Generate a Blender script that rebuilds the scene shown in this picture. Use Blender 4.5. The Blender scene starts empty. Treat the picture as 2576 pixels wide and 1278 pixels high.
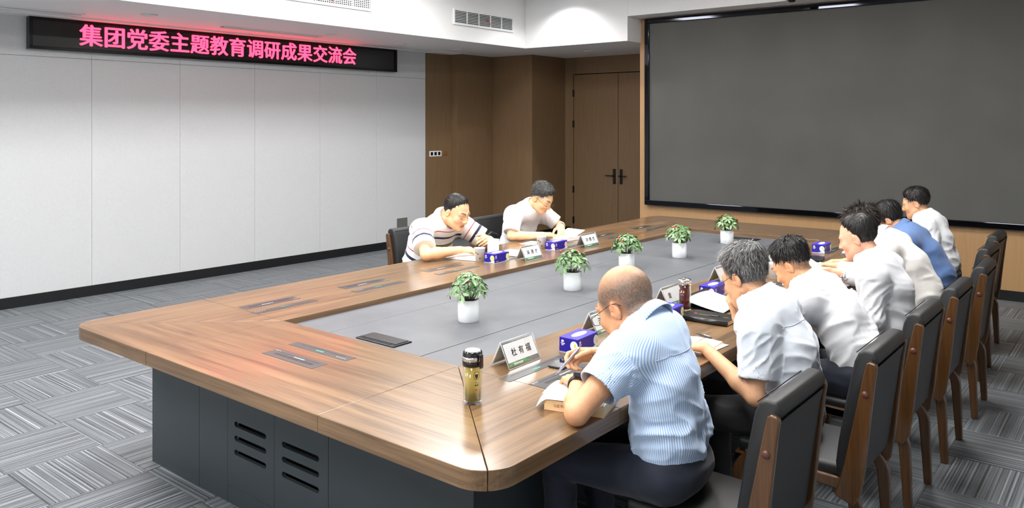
import bpy, bmesh, math, random
import numpy as np
from mathutils import Vector, Matrix

# ------------------------------------------------------------------ camera, light, exposure
SC = bpy.context.scene
COL = SC.collection
PI = math.pi
CAM_H, YAW, FPX, PCX, PCY = 1.75, math.radians(38.87), 2000.0, 1288.0, 310.0
cam_d = bpy.data.cameras.new('camera')
cam = bpy.data.objects.new('camera', cam_d)
COL.objects.link(cam)
cam.location = (0, 0, CAM_H)
cam.rotation_euler = (PI / 2, 0, YAW)
cam_d.sensor_fit = 'HORIZONTAL'
cam_d.sensor_width = 36
cam_d.lens = FPX / 2576 * 36
cam_d.shift_y = -(639 - PCY) / 2576
cam_d.clip_start = 0.05
SC.camera = cam

world = bpy.data.worlds.new('room_air')
SC.world = world
world.use_nodes = True
world.node_tree.nodes['Background'].inputs[0].default_value = (0.8, 0.88, 1.0, 1)
world.node_tree.nodes['Background'].inputs[1].default_value = 0.35

SC.view_settings.view_transform = 'Standard'
SC.view_settings.look = 'None'
SC.view_settings.gamma = 1
SC.view_settings.use_curve_mapping = False
SC.view_settings.exposure = 0.42
SC.cycles.use_denoising = True
SC.cycles.max_bounces = 8
SC.cycles.transparent_max_bounces = 16
SC.cycles.caustics_reflective = False
SC.cycles.caustics_refractive = False
LAMP_STRENGTH = 24.0          # ceiling panels
DAYLIGHT = 9.0                # window side

# ------------------------------------------------------------------ pixel -> place helpers (used for layout only)
_F = np.array([-math.sin(YAW), math.cos(YAW)])
_R = np.array([math.cos(YAW), math.sin(YAW)])
def at_z(px, py, z):
    d = (CAM_H - z) * FPX / (py - PCY)
    p = _F * d + _R * (px - PCX) / FPX * d
    return Vector((p[0], p[1], z))
def at_y(px, py, Y):
    r = _F + _R * (px - PCX) / FPX
    t = Y / r[1]
    return Vector((r[0] * t, Y, CAM_H - (py - PCY) / FPX * t))
def at_x(px, py, X):
    r = _F + _R * (px - PCX) / FPX
    t = X / r[0]
    return Vector((X, r[1] * t, CAM_H - (py - PCY) / FPX * t))

# ------------------------------------------------------------------ materials
def lin(c):
    return tuple(((v / 255) / 12.92 if v / 255 <= 0.04045 else ((v / 255 + 0.055) / 1.055) ** 2.4) for v in c)
MATS = {}
def new_mat(name):
    m = bpy.data.materials.new(name); m.use_nodes = True
    MATS[name] = m
    return m, m.node_tree.nodes, m.node_tree.links, m.node_tree.nodes['Principled BSDF']
def M(name, col, rough=0.5, metal=0.0, spec=0.5, **kw):
    m, n, l, b = new_mat(name)
    b.inputs['Base Color'].default_value = (*col, 1)
    b.inputs['Roughness'].default_value = rough
    b.inputs['Metallic'].default_value = metal
    b.inputs['Specular IOR Level'].default_value = spec
    for k, v in kw.items():
        b.inputs[k.replace('_', ' ')].default_value = v
    return m
def S(r, g, b): return lin((r, g, b))
def coords(n, l, kind='Object', scale=(1, 1, 1), rot=(0, 0, 0), loc=(0, 0, 0)):
    tc = n.new('ShaderNodeTexCoord'); mp = n.new('ShaderNodeMapping')
    mp.inputs['Scale'].default_value = scale; mp.inputs['Rotation'].default_value = rot
    mp.inputs['Location'].default_value = loc
    l.new(tc.outputs[kind], mp.inputs[0])
    return mp.outputs[0]
def noise(n, l, vec, scale=5, detail=3, rough=0.5, dist=0.0):
    t = n.new('ShaderNodeTexNoise')
    t.inputs['Scale'].default_value = scale; t.inputs['Detail'].default_value = detail
    t.inputs['Roughness'].default_value = rough; t.inputs['Distortion'].default_value = dist
    l.new(vec, t.inputs['Vector'])
    return t.outputs['Fac']
def ramp(n, l, fac, stops, interp='LINEAR'):
    r = n.new('ShaderNodeValToRGB'); r.color_ramp.interpolation = interp
    e = r.color_ramp.elements
    while len(e) < len(stops): e.new(0.5)
    for i, (p, c) in enumerate(stops):
        e[i].position = p; e[i].color = (*c, 1)
    l.new(fac, r.inputs[0])
    return r.outputs[0]
def math_n(n, l, op, a, b=None):
    t = n.new('ShaderNodeMath'); t.operation = op
    for i, v in enumerate((a, b)):
        if v is None: continue
        if isinstance(v, (int, float)): t.inputs[i].default_value = v
        else: l.new(v, t.inputs[i])
    return t.outputs[0]
def mix_c(n, l, fac, a, b, mode='MIX'):
    t = n.new('ShaderNodeMix'); t.data_type = 'RGBA'; t.blend_type = mode
    for s, v in ((t.inputs[0], fac), (t.inputs[6], a), (t.inputs[7], b)):
        if isinstance(v, (int, float)): s.default_value = v
        elif isinstance(v, tuple): s.default_value = (*v, 1)
        else: l.new(v, s)
    return t.outputs[2]
def bump(n, l, b, h, strength=0.2, dist=0.002):
    t = n.new('ShaderNodeBump'); t.inputs['Strength'].default_value = strength
    t.inputs['Distance'].default_value = dist
    l.new(h, t.inputs['Height']); l.new(t.outputs[0], b.inputs['Normal'])

def wood_mat(name, axis, light, dark, rough=0.28, fine=1.0, contrast=1.0, coat=0.0):
    """straight open-pore grain running along axis 0/1/2"""
    m, n, l, b = new_mat(name)
    s = [7.0 * fine] * 3; s[axis] = 0.55 * fine
    v = coords(n, l, 'Object', tuple(s))
    big = noise(n, l, v, 1.6, 3, 0.55, 1.6)
    s2 = [95.0 * fine] * 3; s2[axis] = 1.8 * fine
    v2 = coords(n, l, 'Object', tuple(s2))
    pores = noise(n, l, v2, 1.0, 2, 0.6, 0.2)
    s3 = [26.0 * fine] * 3; s3[axis] = 0.9 * fine
    mid = noise(n, l, coords(n, l, 'Object', tuple(s3), loc=(0.3, 0.2, 0.1)), 1.0, 4, 0.65, 0.8)
    f = math_n(n, l, 'MULTIPLY', mid, 0.55)
    f = math_n(n, l, 'ADD', f, math_n(n, l, 'MULTIPLY', big, 0.35))
    f = math_n(n, l, 'ADD', f, math_n(n, l, 'MULTIPLY', pores, 0.25))
    c0 = 0.58 - 0.22 / contrast; c1 = 0.58 + 0.22 / contrast
    col = ramp(n, l, f, [(c0, dark), (c1, light)])
    l.new(col, b.inputs['Base Color'])
    b.inputs['Roughness'].default_value = rough
    b.inputs['Coat Weight'].default_value = coat
    b.inputs['Coat Roughness'].default_value = 0.12
    bump(n, l, b, pores, 0.08, 0.001)
    return m

M('paint_white', (0.80, 0.81, 0.82), 0.6)
def wall_panel_mat():
    m, n, l, b = new_mat('wall_panel')
    v = coords(n, l)
    f = noise(n, l, v, 40, 3, 0.6)
    l.new(ramp(n, l, f, [(0.3, (0.58, 0.59, 0.60)), (0.7, (0.61, 0.62, 0.63))]), b.inputs['Base Color'])
    b.inputs['Roughness'].default_value = 0.42
wall_panel_mat()
wood_mat('wood_wall', 2, S(130, 105, 76), S(105, 82, 56), rough=0.45, fine=2.2, contrast=0.6)
wood_mat('wood_wall_light', 2, S(186, 148, 104), S(164, 128, 88), rough=0.42, fine=2.2, contrast=0.6)
wood_mat('table_wood_y', 1, S(140, 110, 78), S(86, 64, 42), rough=0.29, coat=0.32, contrast=1.55)
wood_mat('table_wood_x', 0, S(140, 110, 78), S(86, 64, 42), rough=0.29, coat=0.32, contrast=1.55)
wood_mat('table_wood_red', 0, S(168, 120, 82), S(114, 74, 48), rough=0.29, coat=0.32, contrast=1.55)
wood_mat('chair_wood', 2, S(102, 68, 36), S(58, 36, 16), rough=0.25, fine=2.5, coat=0.4, contrast=0.8)
M('chair_bolt', S(88, 50, 38), 0.3)
def leather_mat(name, col, rough, sc=260, st=0.25):
    m, n, l, b = new_mat(name)
    v = coords(n, l)
    t = n.new('ShaderNodeTexVoronoi'); t.inputs['Scale'].default_value = sc
    l.new(v, t.inputs['Vector'])
    f = noise(n, l, v, 6, 3)
    l.new(ramp(n, l, f, [(0.3, tuple(c * 0.88 for c in col)), (0.7, tuple(c * 1.1 for c in col))]), b.inputs['Base Color'])
    b.inputs['Roughness'].default_value = rough
    bump(n, l, b, t.outputs['Distance'], st, 0.0006)
leather_mat('black_leather', (0.008, 0.0085, 0.0095), 0.5)
leather_mat('table_leather', S(90, 92, 97), 0.5, 420, 0.12)
M('base_paint', S(50, 57, 61), 0.35)
M('slot_dark', (0.004, 0.004, 0.004), 0.8)
M('baseboard_black', S(22, 23, 25), 0.25)
M('ceiling_paint', (0.82, 0.82, 0.82), 0.7)
M('metal_dark', S(30, 31, 33), 0.3, 0.6)
M('frame_chrome', S(40, 42, 48), 0.06, 0.85)
M('led_black', (0.004, 0.004, 0.004), 0.28)
M('led_frame', S(22, 22, 26), 0.15, 0.5)
M('grey_lid', S(88, 86, 86), 0.36, 0.6)
M('grey_lid_dark', S(50, 48, 49), 0.4, 0.4)
M('print_white', (0.85, 0.85, 0.85), 0.6)
M('print_teal', S(60, 160, 140), 0.6)
M('switch_white', (0.8, 0.8, 0.8), 0.3)
M('switch_brown', S(150, 105, 62), 0.3, 0.4)
M('outlet_grey', S(118, 118, 114), 0.35, 0.3)
def screen_mat():
    m, n, l, b = new_mat('led_screen_off')
    v = coords(n, l)
    f = noise(n, l, v, 1.1, 2)
    l.new(ramp(n, l, f, [(0.3, S(84, 84, 82)), (0.7, S(92, 92, 89))]), b.inputs['Base Color'])
    b.inputs['Roughness'].default_value = 0.75
    b.inputs['Specular IOR Level'].default_value = 0.25
screen_mat()
def emit(name, col, s):
    m, n, l, b = new_mat(name)
    b.inputs['Base Color'].default_value = (*col, 1)
    b.inputs['Emission Color'].default_value = (*col, 1)
    b.inputs['Emission Strength'].default_value = s
emit('lamp_diffuser', (1.0, 0.985, 0.965), LAMP_STRENGTH)
emit('led_red', (1.0, 0.03, 0.075), 4.5)
def carpet_mat(name, tint):
    m, n, l, b = new_mat(name)
    oi = n.new('ShaderNodeObjectInfo')
    tc = n.new('ShaderNodeTexCoord')
    off = n.new('ShaderNodeCombineXYZ')
    l.new(math_n(n, l, 'MULTIPLY', oi.outputs['Random'], 57.0), off.inputs[1])
    add = n.new('ShaderNodeVectorMath'); add.operation = 'ADD'
    l.new(tc.outputs['Object'], add.inputs[0]); l.new(off.outputs[0], add.inputs[1])
    def axis(sc):
        mp = n.new('ShaderNodeMapping'); mp.inputs['Scale'].default_value = sc
        l.new(add.outputs[0], mp.inputs[0]); return mp.outputs[0]
    st = noise(n, l, axis((0.4, 95, 0.0)), 1.0, 1, 0.5)
    st2 = noise(n, l, axis((0.25, 22, 0.0)), 1.0, 1, 0.5)
    f = math_n(n, l, 'ADD', math_n(n, l, 'MULTIPLY', st, 0.75), math_n(n, l, 'MULTIPLY', st2, 0.35))
    col = ramp(n, l, f, [(0.38, S(36, 40, 46)), (0.48, S(78, 84, 90)), (0.56, S(106, 112, 117)),
                         (0.64, S(126, 131, 135)), (0.74, S(176, 182, 187))])
    tuft = noise(n, l, axis((330, 330, 330)), 1.0, 2, 0.6)
    col = mix_c(n, l, 0.35, col, ramp(n, l, tuft, [(0.3, (0.25,) * 3), (0.7, (1.0,) * 3)]), 'MULTIPLY')
    l.new(col, b.inputs['Base Color'])
    b.inputs['Roughness'].default_value = 0.52
    b.inputs['Specular IOR Level'].default_value = 0.55
    b.inputs['Sheen Weight'].default_value = 0.1
    b.inputs['Sheen Roughness'].default_value = 0.4
    bump(n, l, b, tuft, 0.5, 0.003)
carpet_mat('carpet', (1, 1, 1))

def clear_mat(name, tint=(0.97, 0.98, 0.98), rough=0.02, body=None, amount=0.0, edge=0.35):
    """thin clear material: see-through with a mirror sheen, optionally cloudy with a body colour"""
    m, n, l, b = new_mat(name)
    n.remove(b); out = n['Material Output']
    tr = n.new('ShaderNodeBsdfTransparent'); tr.inputs[0].default_value = (*tint, 1)
    gl = n.new('ShaderNodeBsdfGlossy'); gl.inputs['Roughness'].default_value = rough; gl.inputs['Color'].default_value = (0.95, 0.96, 0.97, 1)
    lw = n.new('ShaderNodeLayerWeight'); lw.inputs['Blend'].default_value = edge
    base = tr.outputs[0]
    if body:
        df = n.new('ShaderNodeBsdfDiffuse'); df.inputs[0].default_value = (*body, 1)
        tl_ = n.new('ShaderNodeBsdfTranslucent'); tl_.inputs[0].default_value = (*body, 1)
        m2 = n.new('ShaderNodeMixShader'); m2.inputs[0].default_value = 0.5; l.new(df.outputs[0], m2.inputs[1]); l.new(tl_.outputs[0], m2.inputs[2])
        m1 = n.new('ShaderNodeMixShader'); m1.inputs[0].default_value = amount
        l.new(tr.outputs[0], m1.inputs[1]); l.new(m2.outputs[0], m1.inputs[2]); base = m1.outputs[0]
    mx = n.new('ShaderNodeMixShader')
    f3 = math_n(n, l, 'MULTIPLY', math_n(n, l, 'POWER', lw.outputs['Facing'], 3.0), 0.7)
    l.new(math_n(n, l, 'ADD', f3, 0.035), mx.inputs[0]); l.new(base, mx.inputs[1]); l.new(gl.outputs[0], mx.inputs[2])
    l.new(mx.outputs[0], out.inputs[0])
    return m

# ------------------------------------------------------------------ mesh builder
class MB:
    def __init__(s): s.v = []; s.f = []
    def add(s, vs, fs):
        k = len(s.v); s.v += [tuple(p) for p in vs]; s.f += [tuple(i + k for i in q) for q in fs]
        return s
    def box(s, x0, y0, z0, x1, y1, z1):
        return s.add([(x0, y0, z0), (x1, y0, z0), (x1, y1, z0), (x0, y1, z0), (x0, y0, z1), (x1, y0, z1), (x1, y1, z1), (x0, y1, z1)],
                     [(0, 3, 2, 1), (4, 5, 6, 7), (0, 1, 5, 4), (1, 2, 6, 5), (2, 3, 7, 6), (3, 0, 4, 7)])
    def prism(s, poly, z0, z1, f=lambda x, y, z: (x, y, z)):
        n = len(poly)
        vs = [f(x, y, z0) for x, y in poly] + [f(x, y, z1) for x, y in poly]
        return s.add(vs, [tuple(range(n - 1, -1, -1)), tuple(range(n, 2 * n))] + [(i, (i + 1) % n, n + (i + 1) % n, n + i) for i in range(n)])
    def lathe(s, prof, n=24, c=(0, 0, 0), cap=True):
        vs = []
        for r, z in prof:
            for i in range(n):
                a = 2 * PI * i / n
                vs.append((c[0] + r * math.cos(a), c[1] + r * math.sin(a), c[2] + z))
        fs = []
        for j in range(len(prof) - 1):
            for i in range(n):
                a, b2 = j * n + i, j * n + (i + 1) % n
                fs.append((a, b2, b2 + n, a + n))
        if cap:
            fs.append(tuple(range(n - 1, -1, -1))); k = (len(prof) - 1) * n
            fs.append(tuple(range(k, k + n)))
        return s.add(vs, fs)
    def tube(s, path, r, n=8, cap=True, up=(0, 0, 1)):
        P = [Vector(p) for p in path]; m = len(P)
        rr = r if isinstance(r, (list, tuple)) else [r] * m
        vs = []; prev = None
        for i, p in enumerate(P):
            t = (P[min(i + 1, m - 1)] - P[max(i - 1, 0)]).normalized()
            if prev is None:
                u = Vector(up)
                if abs(u.dot(t)) > 0.95: u = Vector((1, 0, 0))
                a = t.cross(u).normalized()
            else:
                a = (prev - t * prev.dot(t)).normalized()
            prev = a; b2 = t.cross(a)
            for k in range(n):
                th = 2 * PI * k / n
                vs.append(p + (a * math.cos(th) + b2 * math.sin(th)) * rr[i])
        fs = [(j * n + i, j * n + (i + 1) % n, (j + 1) * n + (i + 1) % n, (j + 1) * n + i) for j in range(m - 1) for i in range(n)]
        if cap: fs += [tuple(range(n - 1, -1, -1)), tuple(range((m - 1) * n, m * n))]
        return s.add(vs, fs)
    def grid(s, fn, nu, nv):
        vs = [fn(i / nu, j / nv) for j in range(nv + 1) for i in range(nu + 1)]
        w = nu + 1
        return s.add(vs, [(j * w + i, j * w + i + 1, (j + 1) * w + i + 1, (j + 1) * w + i) for j in range(nv) for i in range(nu)])
    def mesh(s, name, mat, smooth=False):
        me = bpy.data.meshes.new(name); me.from_pydata(s.v, [], s.f); me.update()
        if mat is not None: me.materials.append(MATS[mat] if isinstance(mat, str) else mat)
        if smooth: me.polygons.foreach_set('use_smooth', [True] * len(me.polygons))
        return me
    def build(s, name, mat, parent=None, smooth=False, bevel=0.0, seg=2, solid=0.0, sub=0):
        return link(name, s.mesh(name, mat, smooth), parent, bevel, seg, solid, sub)
def link(name, me, parent=None, bevel=0.0, seg=2, solid=0.0, sub=0):
    o = bpy.data.objects.new(name, me); COL.objects.link(o)
    if parent is not None: o.parent = parent
    if solid:
        md = o.modifiers.new('t', 'SOLIDIFY'); md.thickness = solid; md.offset = 0
    if bevel:
        md = o.modifiers.new('b', 'BEVEL'); md.width = bevel; md.segments = seg; md.limit_method = 'ANGLE'; md.angle_limit = 0.6
        md.harden_normals = False
    if sub:
        md = o.modifiers.new('s', 'SUBSURF'); md.levels = sub; md.render_levels = sub
    return o
def box(name, mat, x0, y0, z0, x1, y1, z1, parent=None, bevel=0.0, seg=2):
    return MB().box(x0, y0, z0, x1, y1, z1).build(name, mat, parent, False, bevel, seg)
def tag(o, label, cat=None, group=None):
    o['label'] = label
    if cat: o['category'] = cat
    if group: o['group'] = group
    return o
def struct(o, label=None):
    o['kind'] = 'structure'
    if label: o['label'] = label
    return o
def thing(name, label, cat, loc=(0, 0, 0), rz=0.0, group=None):
    o = bpy.data.objects.new(name, None); COL.objects.link(o)
    o.empty_display_size = 0.05
    o.location = loc; o.rotation_euler = (0, 0, rz)
    return tag(o, label, cat, group)
def copy_tree(o, parent=None):
    c = o.copy(); COL.objects.link(c); c.parent = parent
    for ch in o.children: copy_tree(ch, c)
    return c
def text_mesh(body, size, name='lettering', mat='print_white', offset=0.0, extrude=0.0, shear=0.0, align='CENTER', space=1.0, res=3):
    """flat lettering in the XY plane, centred"""
    cu = bpy.data.curves.new('t', 'FONT'); cu.body = body; cu.size = size
    cu.align_x = align; cu.align_y = 'CENTER'; cu.offset = offset; cu.extrude = extrude; cu.shear = shear
    cu.space_character = space; cu.resolution_u = res
    o = bpy.data.objects.new('t', cu); COL.objects.link(o)
    dg = bpy.context.evaluated_depsgraph_get()
    me = bpy.data.meshes.new_from_object(o.evaluated_get(dg))
    bpy.data.objects.remove(o); bpy.data.curves.remove(cu)
    me.name = name; me.materials.clear(); me.materials.append(MATS[mat])
    return me
def place_plane(o, origin, xdir, ydir):
    x = Vector(xdir).normalized(); y = Vector(ydir).normalized(); z = x.cross(y)
    m = Matrix((x, y, z)).transposed().to_4x4(); m.translation = Vector(origin)
    o.matrix_local = m
    return o
# ------------------------------------------------------------------ the room
ZS, ZC = 2.79, 3.50              # soffit underside, tray ceiling
X_RIGHT, Y_BACK = 2.2, -2.6      # walls behind / beside the photographer
WL0, WL1 = Vector((-8.41, 2.8)), Vector((-8.26, 8.24))   # left wall line
_d = (WL1 - WL0).normalized()
def wl(Y):                         # x of the left wall at Y
    return WL0.x + (Y - WL0.y) * _d.x / _d.y

# floor: slab + carpet tiles
fl = box('floor', 'slot_dark', -9.2, Y_BACK - 0.3, -0.12, X_RIGHT + 0.3, 11.2, -0.012)
struct(fl, 'grey striped carpet tile floor')
TX, TY, TX0, TY0 = 0.515, 0.4575, -4.97, 1.965
def in_view(x, y):
    d = _F @ (x, y)
    if d < 1.2: return False
    px = PCX + FPX * (_R @ (x, y)) / d; py = PCY + FPX * CAM_H / d
    return -150 < px < 2726 and py < 1440
half = {}
for k, (w, h) in enumerate(((TX, TY), (TY, TX))):
    b = 0.004; g = 0.0008
    w2, h2 = w / 2 - g, h / 2 - g
    vs = [(-w2, -h2, -0.012), (w2, -h2, -0.012), (w2, h2, -0.012), (-w2, h2, -0.012), (-w2, -h2, -0.002), (w2, -h2, -0.002), (w2, h2, -0.002), (-w2, h2, -0.002),
          (-w2 + b, -h2 + b, 0), (w2 - b, -h2 + b, 0), (w2 - b, h2 - b, 0), (-w2 + b, h2 - b, 0)]
    fs = [(0, 1, 5, 4), (1, 2, 6, 5), (2, 3, 7, 6), (3, 0, 4, 7), (4, 5, 9, 8), (5, 6, 10, 9), (6, 7, 11, 10), (7, 4, 8, 11), (8, 9, 10, 11)]
    half[k] = (vs, fs, MB().add(vs, fs).mesh('carpet_tile', 'carpet'))
def hidden_spot(x, y):     # under the table's pedestals or beyond walls
    return x < wl(y) - 0.1 or (y > 9.35) or (x < -7.3 and y > 9.4)
cand = []
rest = MB()
for ix in range(-9, 15):
    for iy in range(-11, 20):
        x, y = TX0 + (ix + 0.5) * TX, TY0 + (iy + 0.5) * TY
        if x < wl(y) - TX / 2 or x > X_RIGHT + 0.2 or y < Y_BACK or y > 10.7: continue
        par = (ix + iy) % 2           # 0: stripes along X
        seen = in_view(x, y) and not (-3.9 < x < -1.7 and 2.6 < y < 7.3)
        cand.append((not seen, math.hypot(x, y), x, y, par))
cand.sort()
for k, (uns, dist, x, y, par) in enumerate(cand):
    if not uns and k < 298:
        o = bpy.data.objects.new('carpet_tile', half[0 if par == 0 else 1][2]); COL.objects.link(o)
        o.parent = fl; o.location = (x, y, 0); o.rotation_euler = (0, 0, 0 if par == 0 else PI / 2)
    else:
        vs, fs, _ = half[0]
        rest.add([(vx + x, vy + y, vz) for vx, vy, vz in vs], fs)
o = rest.build('carpet_field', 'carpet', fl); o['kind'] = 'stuff'

# left wall: backing + white panels with fine joints
ang = math.atan2(_d.y, _d.x)
def wall_slab(name, mat, p0, p1, z0, z1, t, side=1, bevel=0.0, parent=None):
    """vertical slab whose room face runs p0->p1, thickness t away from the room (to the left of p0->p1 when side=1)"""
    a, b2 = Vector(p0), Vector(p1); d = (b2 - a).normalized(); nrm = Vector((-d.y, d.x)) * side * t
    q = [a, b2, b2 + nrm, a + nrm]
    if side < 0: q.reverse()
    return MB().prism([(v.x, v.y) for v in q], z0, z1).build(name, mat, parent, False, bevel)
wlb = wall_slab('wall_left', 'slot_dark', (wl(Y_BACK) - 0.012, Y_BACK), (WL1.x - 0.012, WL1.y), 0, ZC, 0.2)
struct(wlb, 'white panelled wall under the red text display')
ys = [Y_BACK, -1.2, -0.2, 0.78, 1.72, 2.66, 3.608, 4.534, 5.455, 6.389, 7.32, 8.236]
for i in range(len(ys) - 1):
    a, b2 = ys[i] + 0.0012, ys[i + 1] - 0.0012
    wall_slab('wall_panel', 'wall_panel', (wl(a), a), (wl(b2), b2), 0.1, 2.397, 0.012, bevel=0.0008, parent=wlb)
    wall_slab('wall_panel_upper', 'wall_panel', (wl(a), a), (wl(b2), b2), 2.400, ZS + 0.05, 0.012, bevel=0.0008, parent=wlb)
bb = wall_slab('baseboard_left', 'baseboard_black', (wl(Y_BACK) + 0.012, Y_BACK), (WL1.x + 0.012, WL1.y), 0.0, 0.105, 0.014)
struct(bb, 'black skirting along the white wall')

# stepped timber clad corner
C = [(-8.26, 8.24), (-8.215, 8.735), (-8.09, 8.735), (-8.105, 9.57), (-7.325, 9.57), (-7.33, 10.45), (-4.6, 10.50)]
cw = MB()
for i in range(len(C) - 1):
    pass
wc = MB().box(-9.2, 8.24, 0, -8.30, 9.0, ZC).box(-9.2, 9.0, 0, -8.2, 9.6, ZC).box(-9.2, 9.62, 0, -7.40, 10.6, ZC).box(-7.6, 10.58, 0, -4.5, 10.8, ZC).build('wall_corner', 'slot_dark')
struct(wc, 'brown timber clad stepped wall between white panels and double door')
for i in range(len(C) - 2):
    p0, p1 = Vector(C[i]), Vector(C[i + 1])
    if i in (0, 2, 4): p1 = p1 + (p1 - p0).normalized() * 0.0
    wall_slab('timber_panel', 'wood_wall', p0, p1, 0.1, ZS + 0.02, 0.03, bevel=0.001, parent=wc)
# door wall with a double door
px_x = lambda px: at_y(px, 300, 10.46).x
xd0, xd1, xd2 = px_x(1443), px_x(1554), px_x(1668)
wall_slab('timber_panel', 'wood_wall', (-7.33, 10.45), (xd0 - 0.06, 10.46), 0.1, ZS + 0.02, 0.03, bevel=0.001, parent=wc)
zt = at_y(1500, 186, 10.47).z
wall_slab('timber_panel', 'wood_wall', (xd0 - 0.06, 10.46), (-4.6, 10.46), zt + 0.012, ZS + 0.02, 0.03, bevel=0.001, parent=wc)
wall_slab('timber_panel', 'wood_wall', (xd2 + 0.02, 10.46), (-4.6, 10.46), 0.0, zt + 0.008, 0.03, bevel=0.001, parent=wc)
dr = thing('door_1', 'brown timber double door with black lever handles', None, (0, 0, 0))
dr['kind'] = 'structure'
box('door_frame', 'wood_wall', xd0 - 0.06, 10.455, 0, xd0 - 0.006, 10.50, zt + 0.01, dr, 0.002)
box('door_leaf', 'wood_wall', xd0, 10.467, 0.01, xd1 - 0.004, 10.51, zt, dr, 0.003)
box('door_leaf', 'wood_wall', xd1 + 0.004, 10.467, 0.01, xd2, 10.51, zt, dr, 0.003)
box('door_gap_backing', 'slot_dark', xd0 - 0.01, 10.52, 0.0, xd2 + 0.02, 10.55, zt + 0.02, dr)
for zz in (at_y(1443, 235, 10.46).z, at_y(1443, 312, 10.46).z, at_y(1443, 476, 10.46).z, at_y(1443, 553, 10.46).z):
    box('hinge', 'metal_dark', xd0 - 0.014, 10.447, zz - 0.055, xd0 + 0.01, 10.47, zz + 0.055, dr, 0.002)
for s in (-1, 1):
    zc = at_y(1548, 444, 10.46).z
    xh = xd1 + s * 0.06
    hp = box('handle_plate', 'metal_dark', xh - 0.022, 10.448, zc - 0.115, xh + 0.022, 10.466, zc + 0.115, dr, 0.003)
    MB().tube([(xh, 10.449, zc + 0.01), (xh, 10.395, zc + 0.01)], 0.011, 10).tube([(xh, 10.40, zc + 0.01), (xh + s * 0.125, 10.40, zc + 0.01)], 0.009, 8).build('lever', 'metal_dark', hp, True)
struct(box('baseboard_door', 'baseboard_black', -7.33, 10.43, 0.0, xd0 - 0.06, 10.447, 0.1))

# screen wall (timber) and the big dark display
SW_A = math.radians(1.5)
def sw(x): return 9.18 + (x + 1.27) * math.tan(SW_A)
XS0 = at_y(1610, 300, sw(-5.2)).x
w = wall_slab('wall_screen', 'wood_wall_light', (XS0, sw(XS0)), (X_RIGHT + 0.2, sw(X_RIGHT + 0.2)), 0, ZC, 0.22)
struct(w, 'light timber wall around the big black display')
w = wall_slab('baseboard_screen', 'baseboard_black', (XS0, sw(XS0) - 0.012), (X_RIGHT, sw(X_RIGHT) - 0.012), 0, 0.10, 0.014)
struct(w, 'black skirting under the display wall')
scr = thing('video_wall_screen', 'huge switched-off dark grey display with polished black frame on timber wall', 'screen')
scr.location = (XS0 + 0.1, sw(XS0 + 0.1) - 0.002, 0); scr.rotation_euler = (0, 0, SW_A)
L_, Z0_, Z1_ = 4.75, 0.705, 3.085
fw = 0.062
def sbox(name, mat, x0, z0, x1, z1, y0, y1, bevel=0.0):
    return box(name, mat, x0, -y1, z0, x1, -y0, z1, scr, bevel)
sbox('display_panel', 'led_screen_off', fw - 0.01, Z0_ + fw - 0.01, L_ - fw + 0.01, Z1_ - fw + 0.01, 0.0, 0.045)
sbox('frame_rail', 'frame_chrome', 0, Z0_, L_, Z0_ + fw, 0, 0.07, 0.006)
sbox('frame_rail', 'frame_chrome', 0, Z1_ - fw, L_, Z1_, 0, 0.07, 0.006)
sbox('frame_stile', 'frame_chrome', 0, Z0_ + fw, fw, Z1_ - fw, 0, 0.07, 0.006)
sbox('frame_stile', 'frame_chrome', L_ - fw, Z0_ + fw, L_, Z1_ - fw, 0, 0.07, 0.006)

# other walls (behind and beside the photographer) with windows on the right hand side
struct(box('wall_back', 'paint_white', -9.2, Y_BACK - 0.2, 0, X_RIGHT + 0.2, Y_BACK, ZC))
zc0, zc1 = 0.95, 2.55
wr = MB().box(X_RIGHT, Y_BACK, 0, X_RIGHT + 0.2, 9.6, zc0).box(X_RIGHT, Y_BACK, zc1, X_RIGHT + 0.2, 9.6, ZC)
win_y = [(-1.9, -0.1), (0.5, 2.3), (2.9, 4.7), (5.3, 7.1)]
prev = Y_BACK
for a, b2 in win_y + [(9.6, 9.6)]:
    wr.box(X_RIGHT, prev, zc0, X_RIGHT + 0.2, a, zc1); prev = b2
struct(wr.build('wall_right', 'paint_white'))
M('window_frame_mat', (0.7, 0.7, 0.72), 0.35)
clear_mat('window_glass', (0.95, 0.97, 0.97), 0.0, edge=0.2)
for i, (a, b2) in enumerate(win_y):
    wn = thing('window_%d' % (i + 1), 'white framed window in the side wall', None, (0, 0, 0))
    wn['kind'] = 'structure'
    fr = MB()
    for y0, y1, z0, z1 in ((a, b2, zc0, zc0 + 0.05), (a, b2, zc1 - 0.05, zc1), (a, a + 0.05, zc0 + 0.05, zc1 - 0.05), (b2 - 0.05, b2, zc0 + 0.05, zc1 - 0.05), ((a + b2) / 2 - 0.025, (a + b2) / 2 + 0.025, zc0 + 0.05, zc1 - 0.05)):
        fr.box(X_RIGHT + 0.05, y0, z0, X_RIGHT + 0.12, y1, z1)
    fr.build('window_frame', 'window_frame_mat', wn)
    for k in (0, 1):
        y0 = a + 0.05 if k == 0 else (a + b2) / 2 + 0.025
        box('pane', 'window_glass', X_RIGHT + 0.08, y0, zc0 + 0.05, X_RIGHT + 0.086, y0 + (b2 - a) / 2 - 0.075, zc1 - 0.05, wn)

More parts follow.
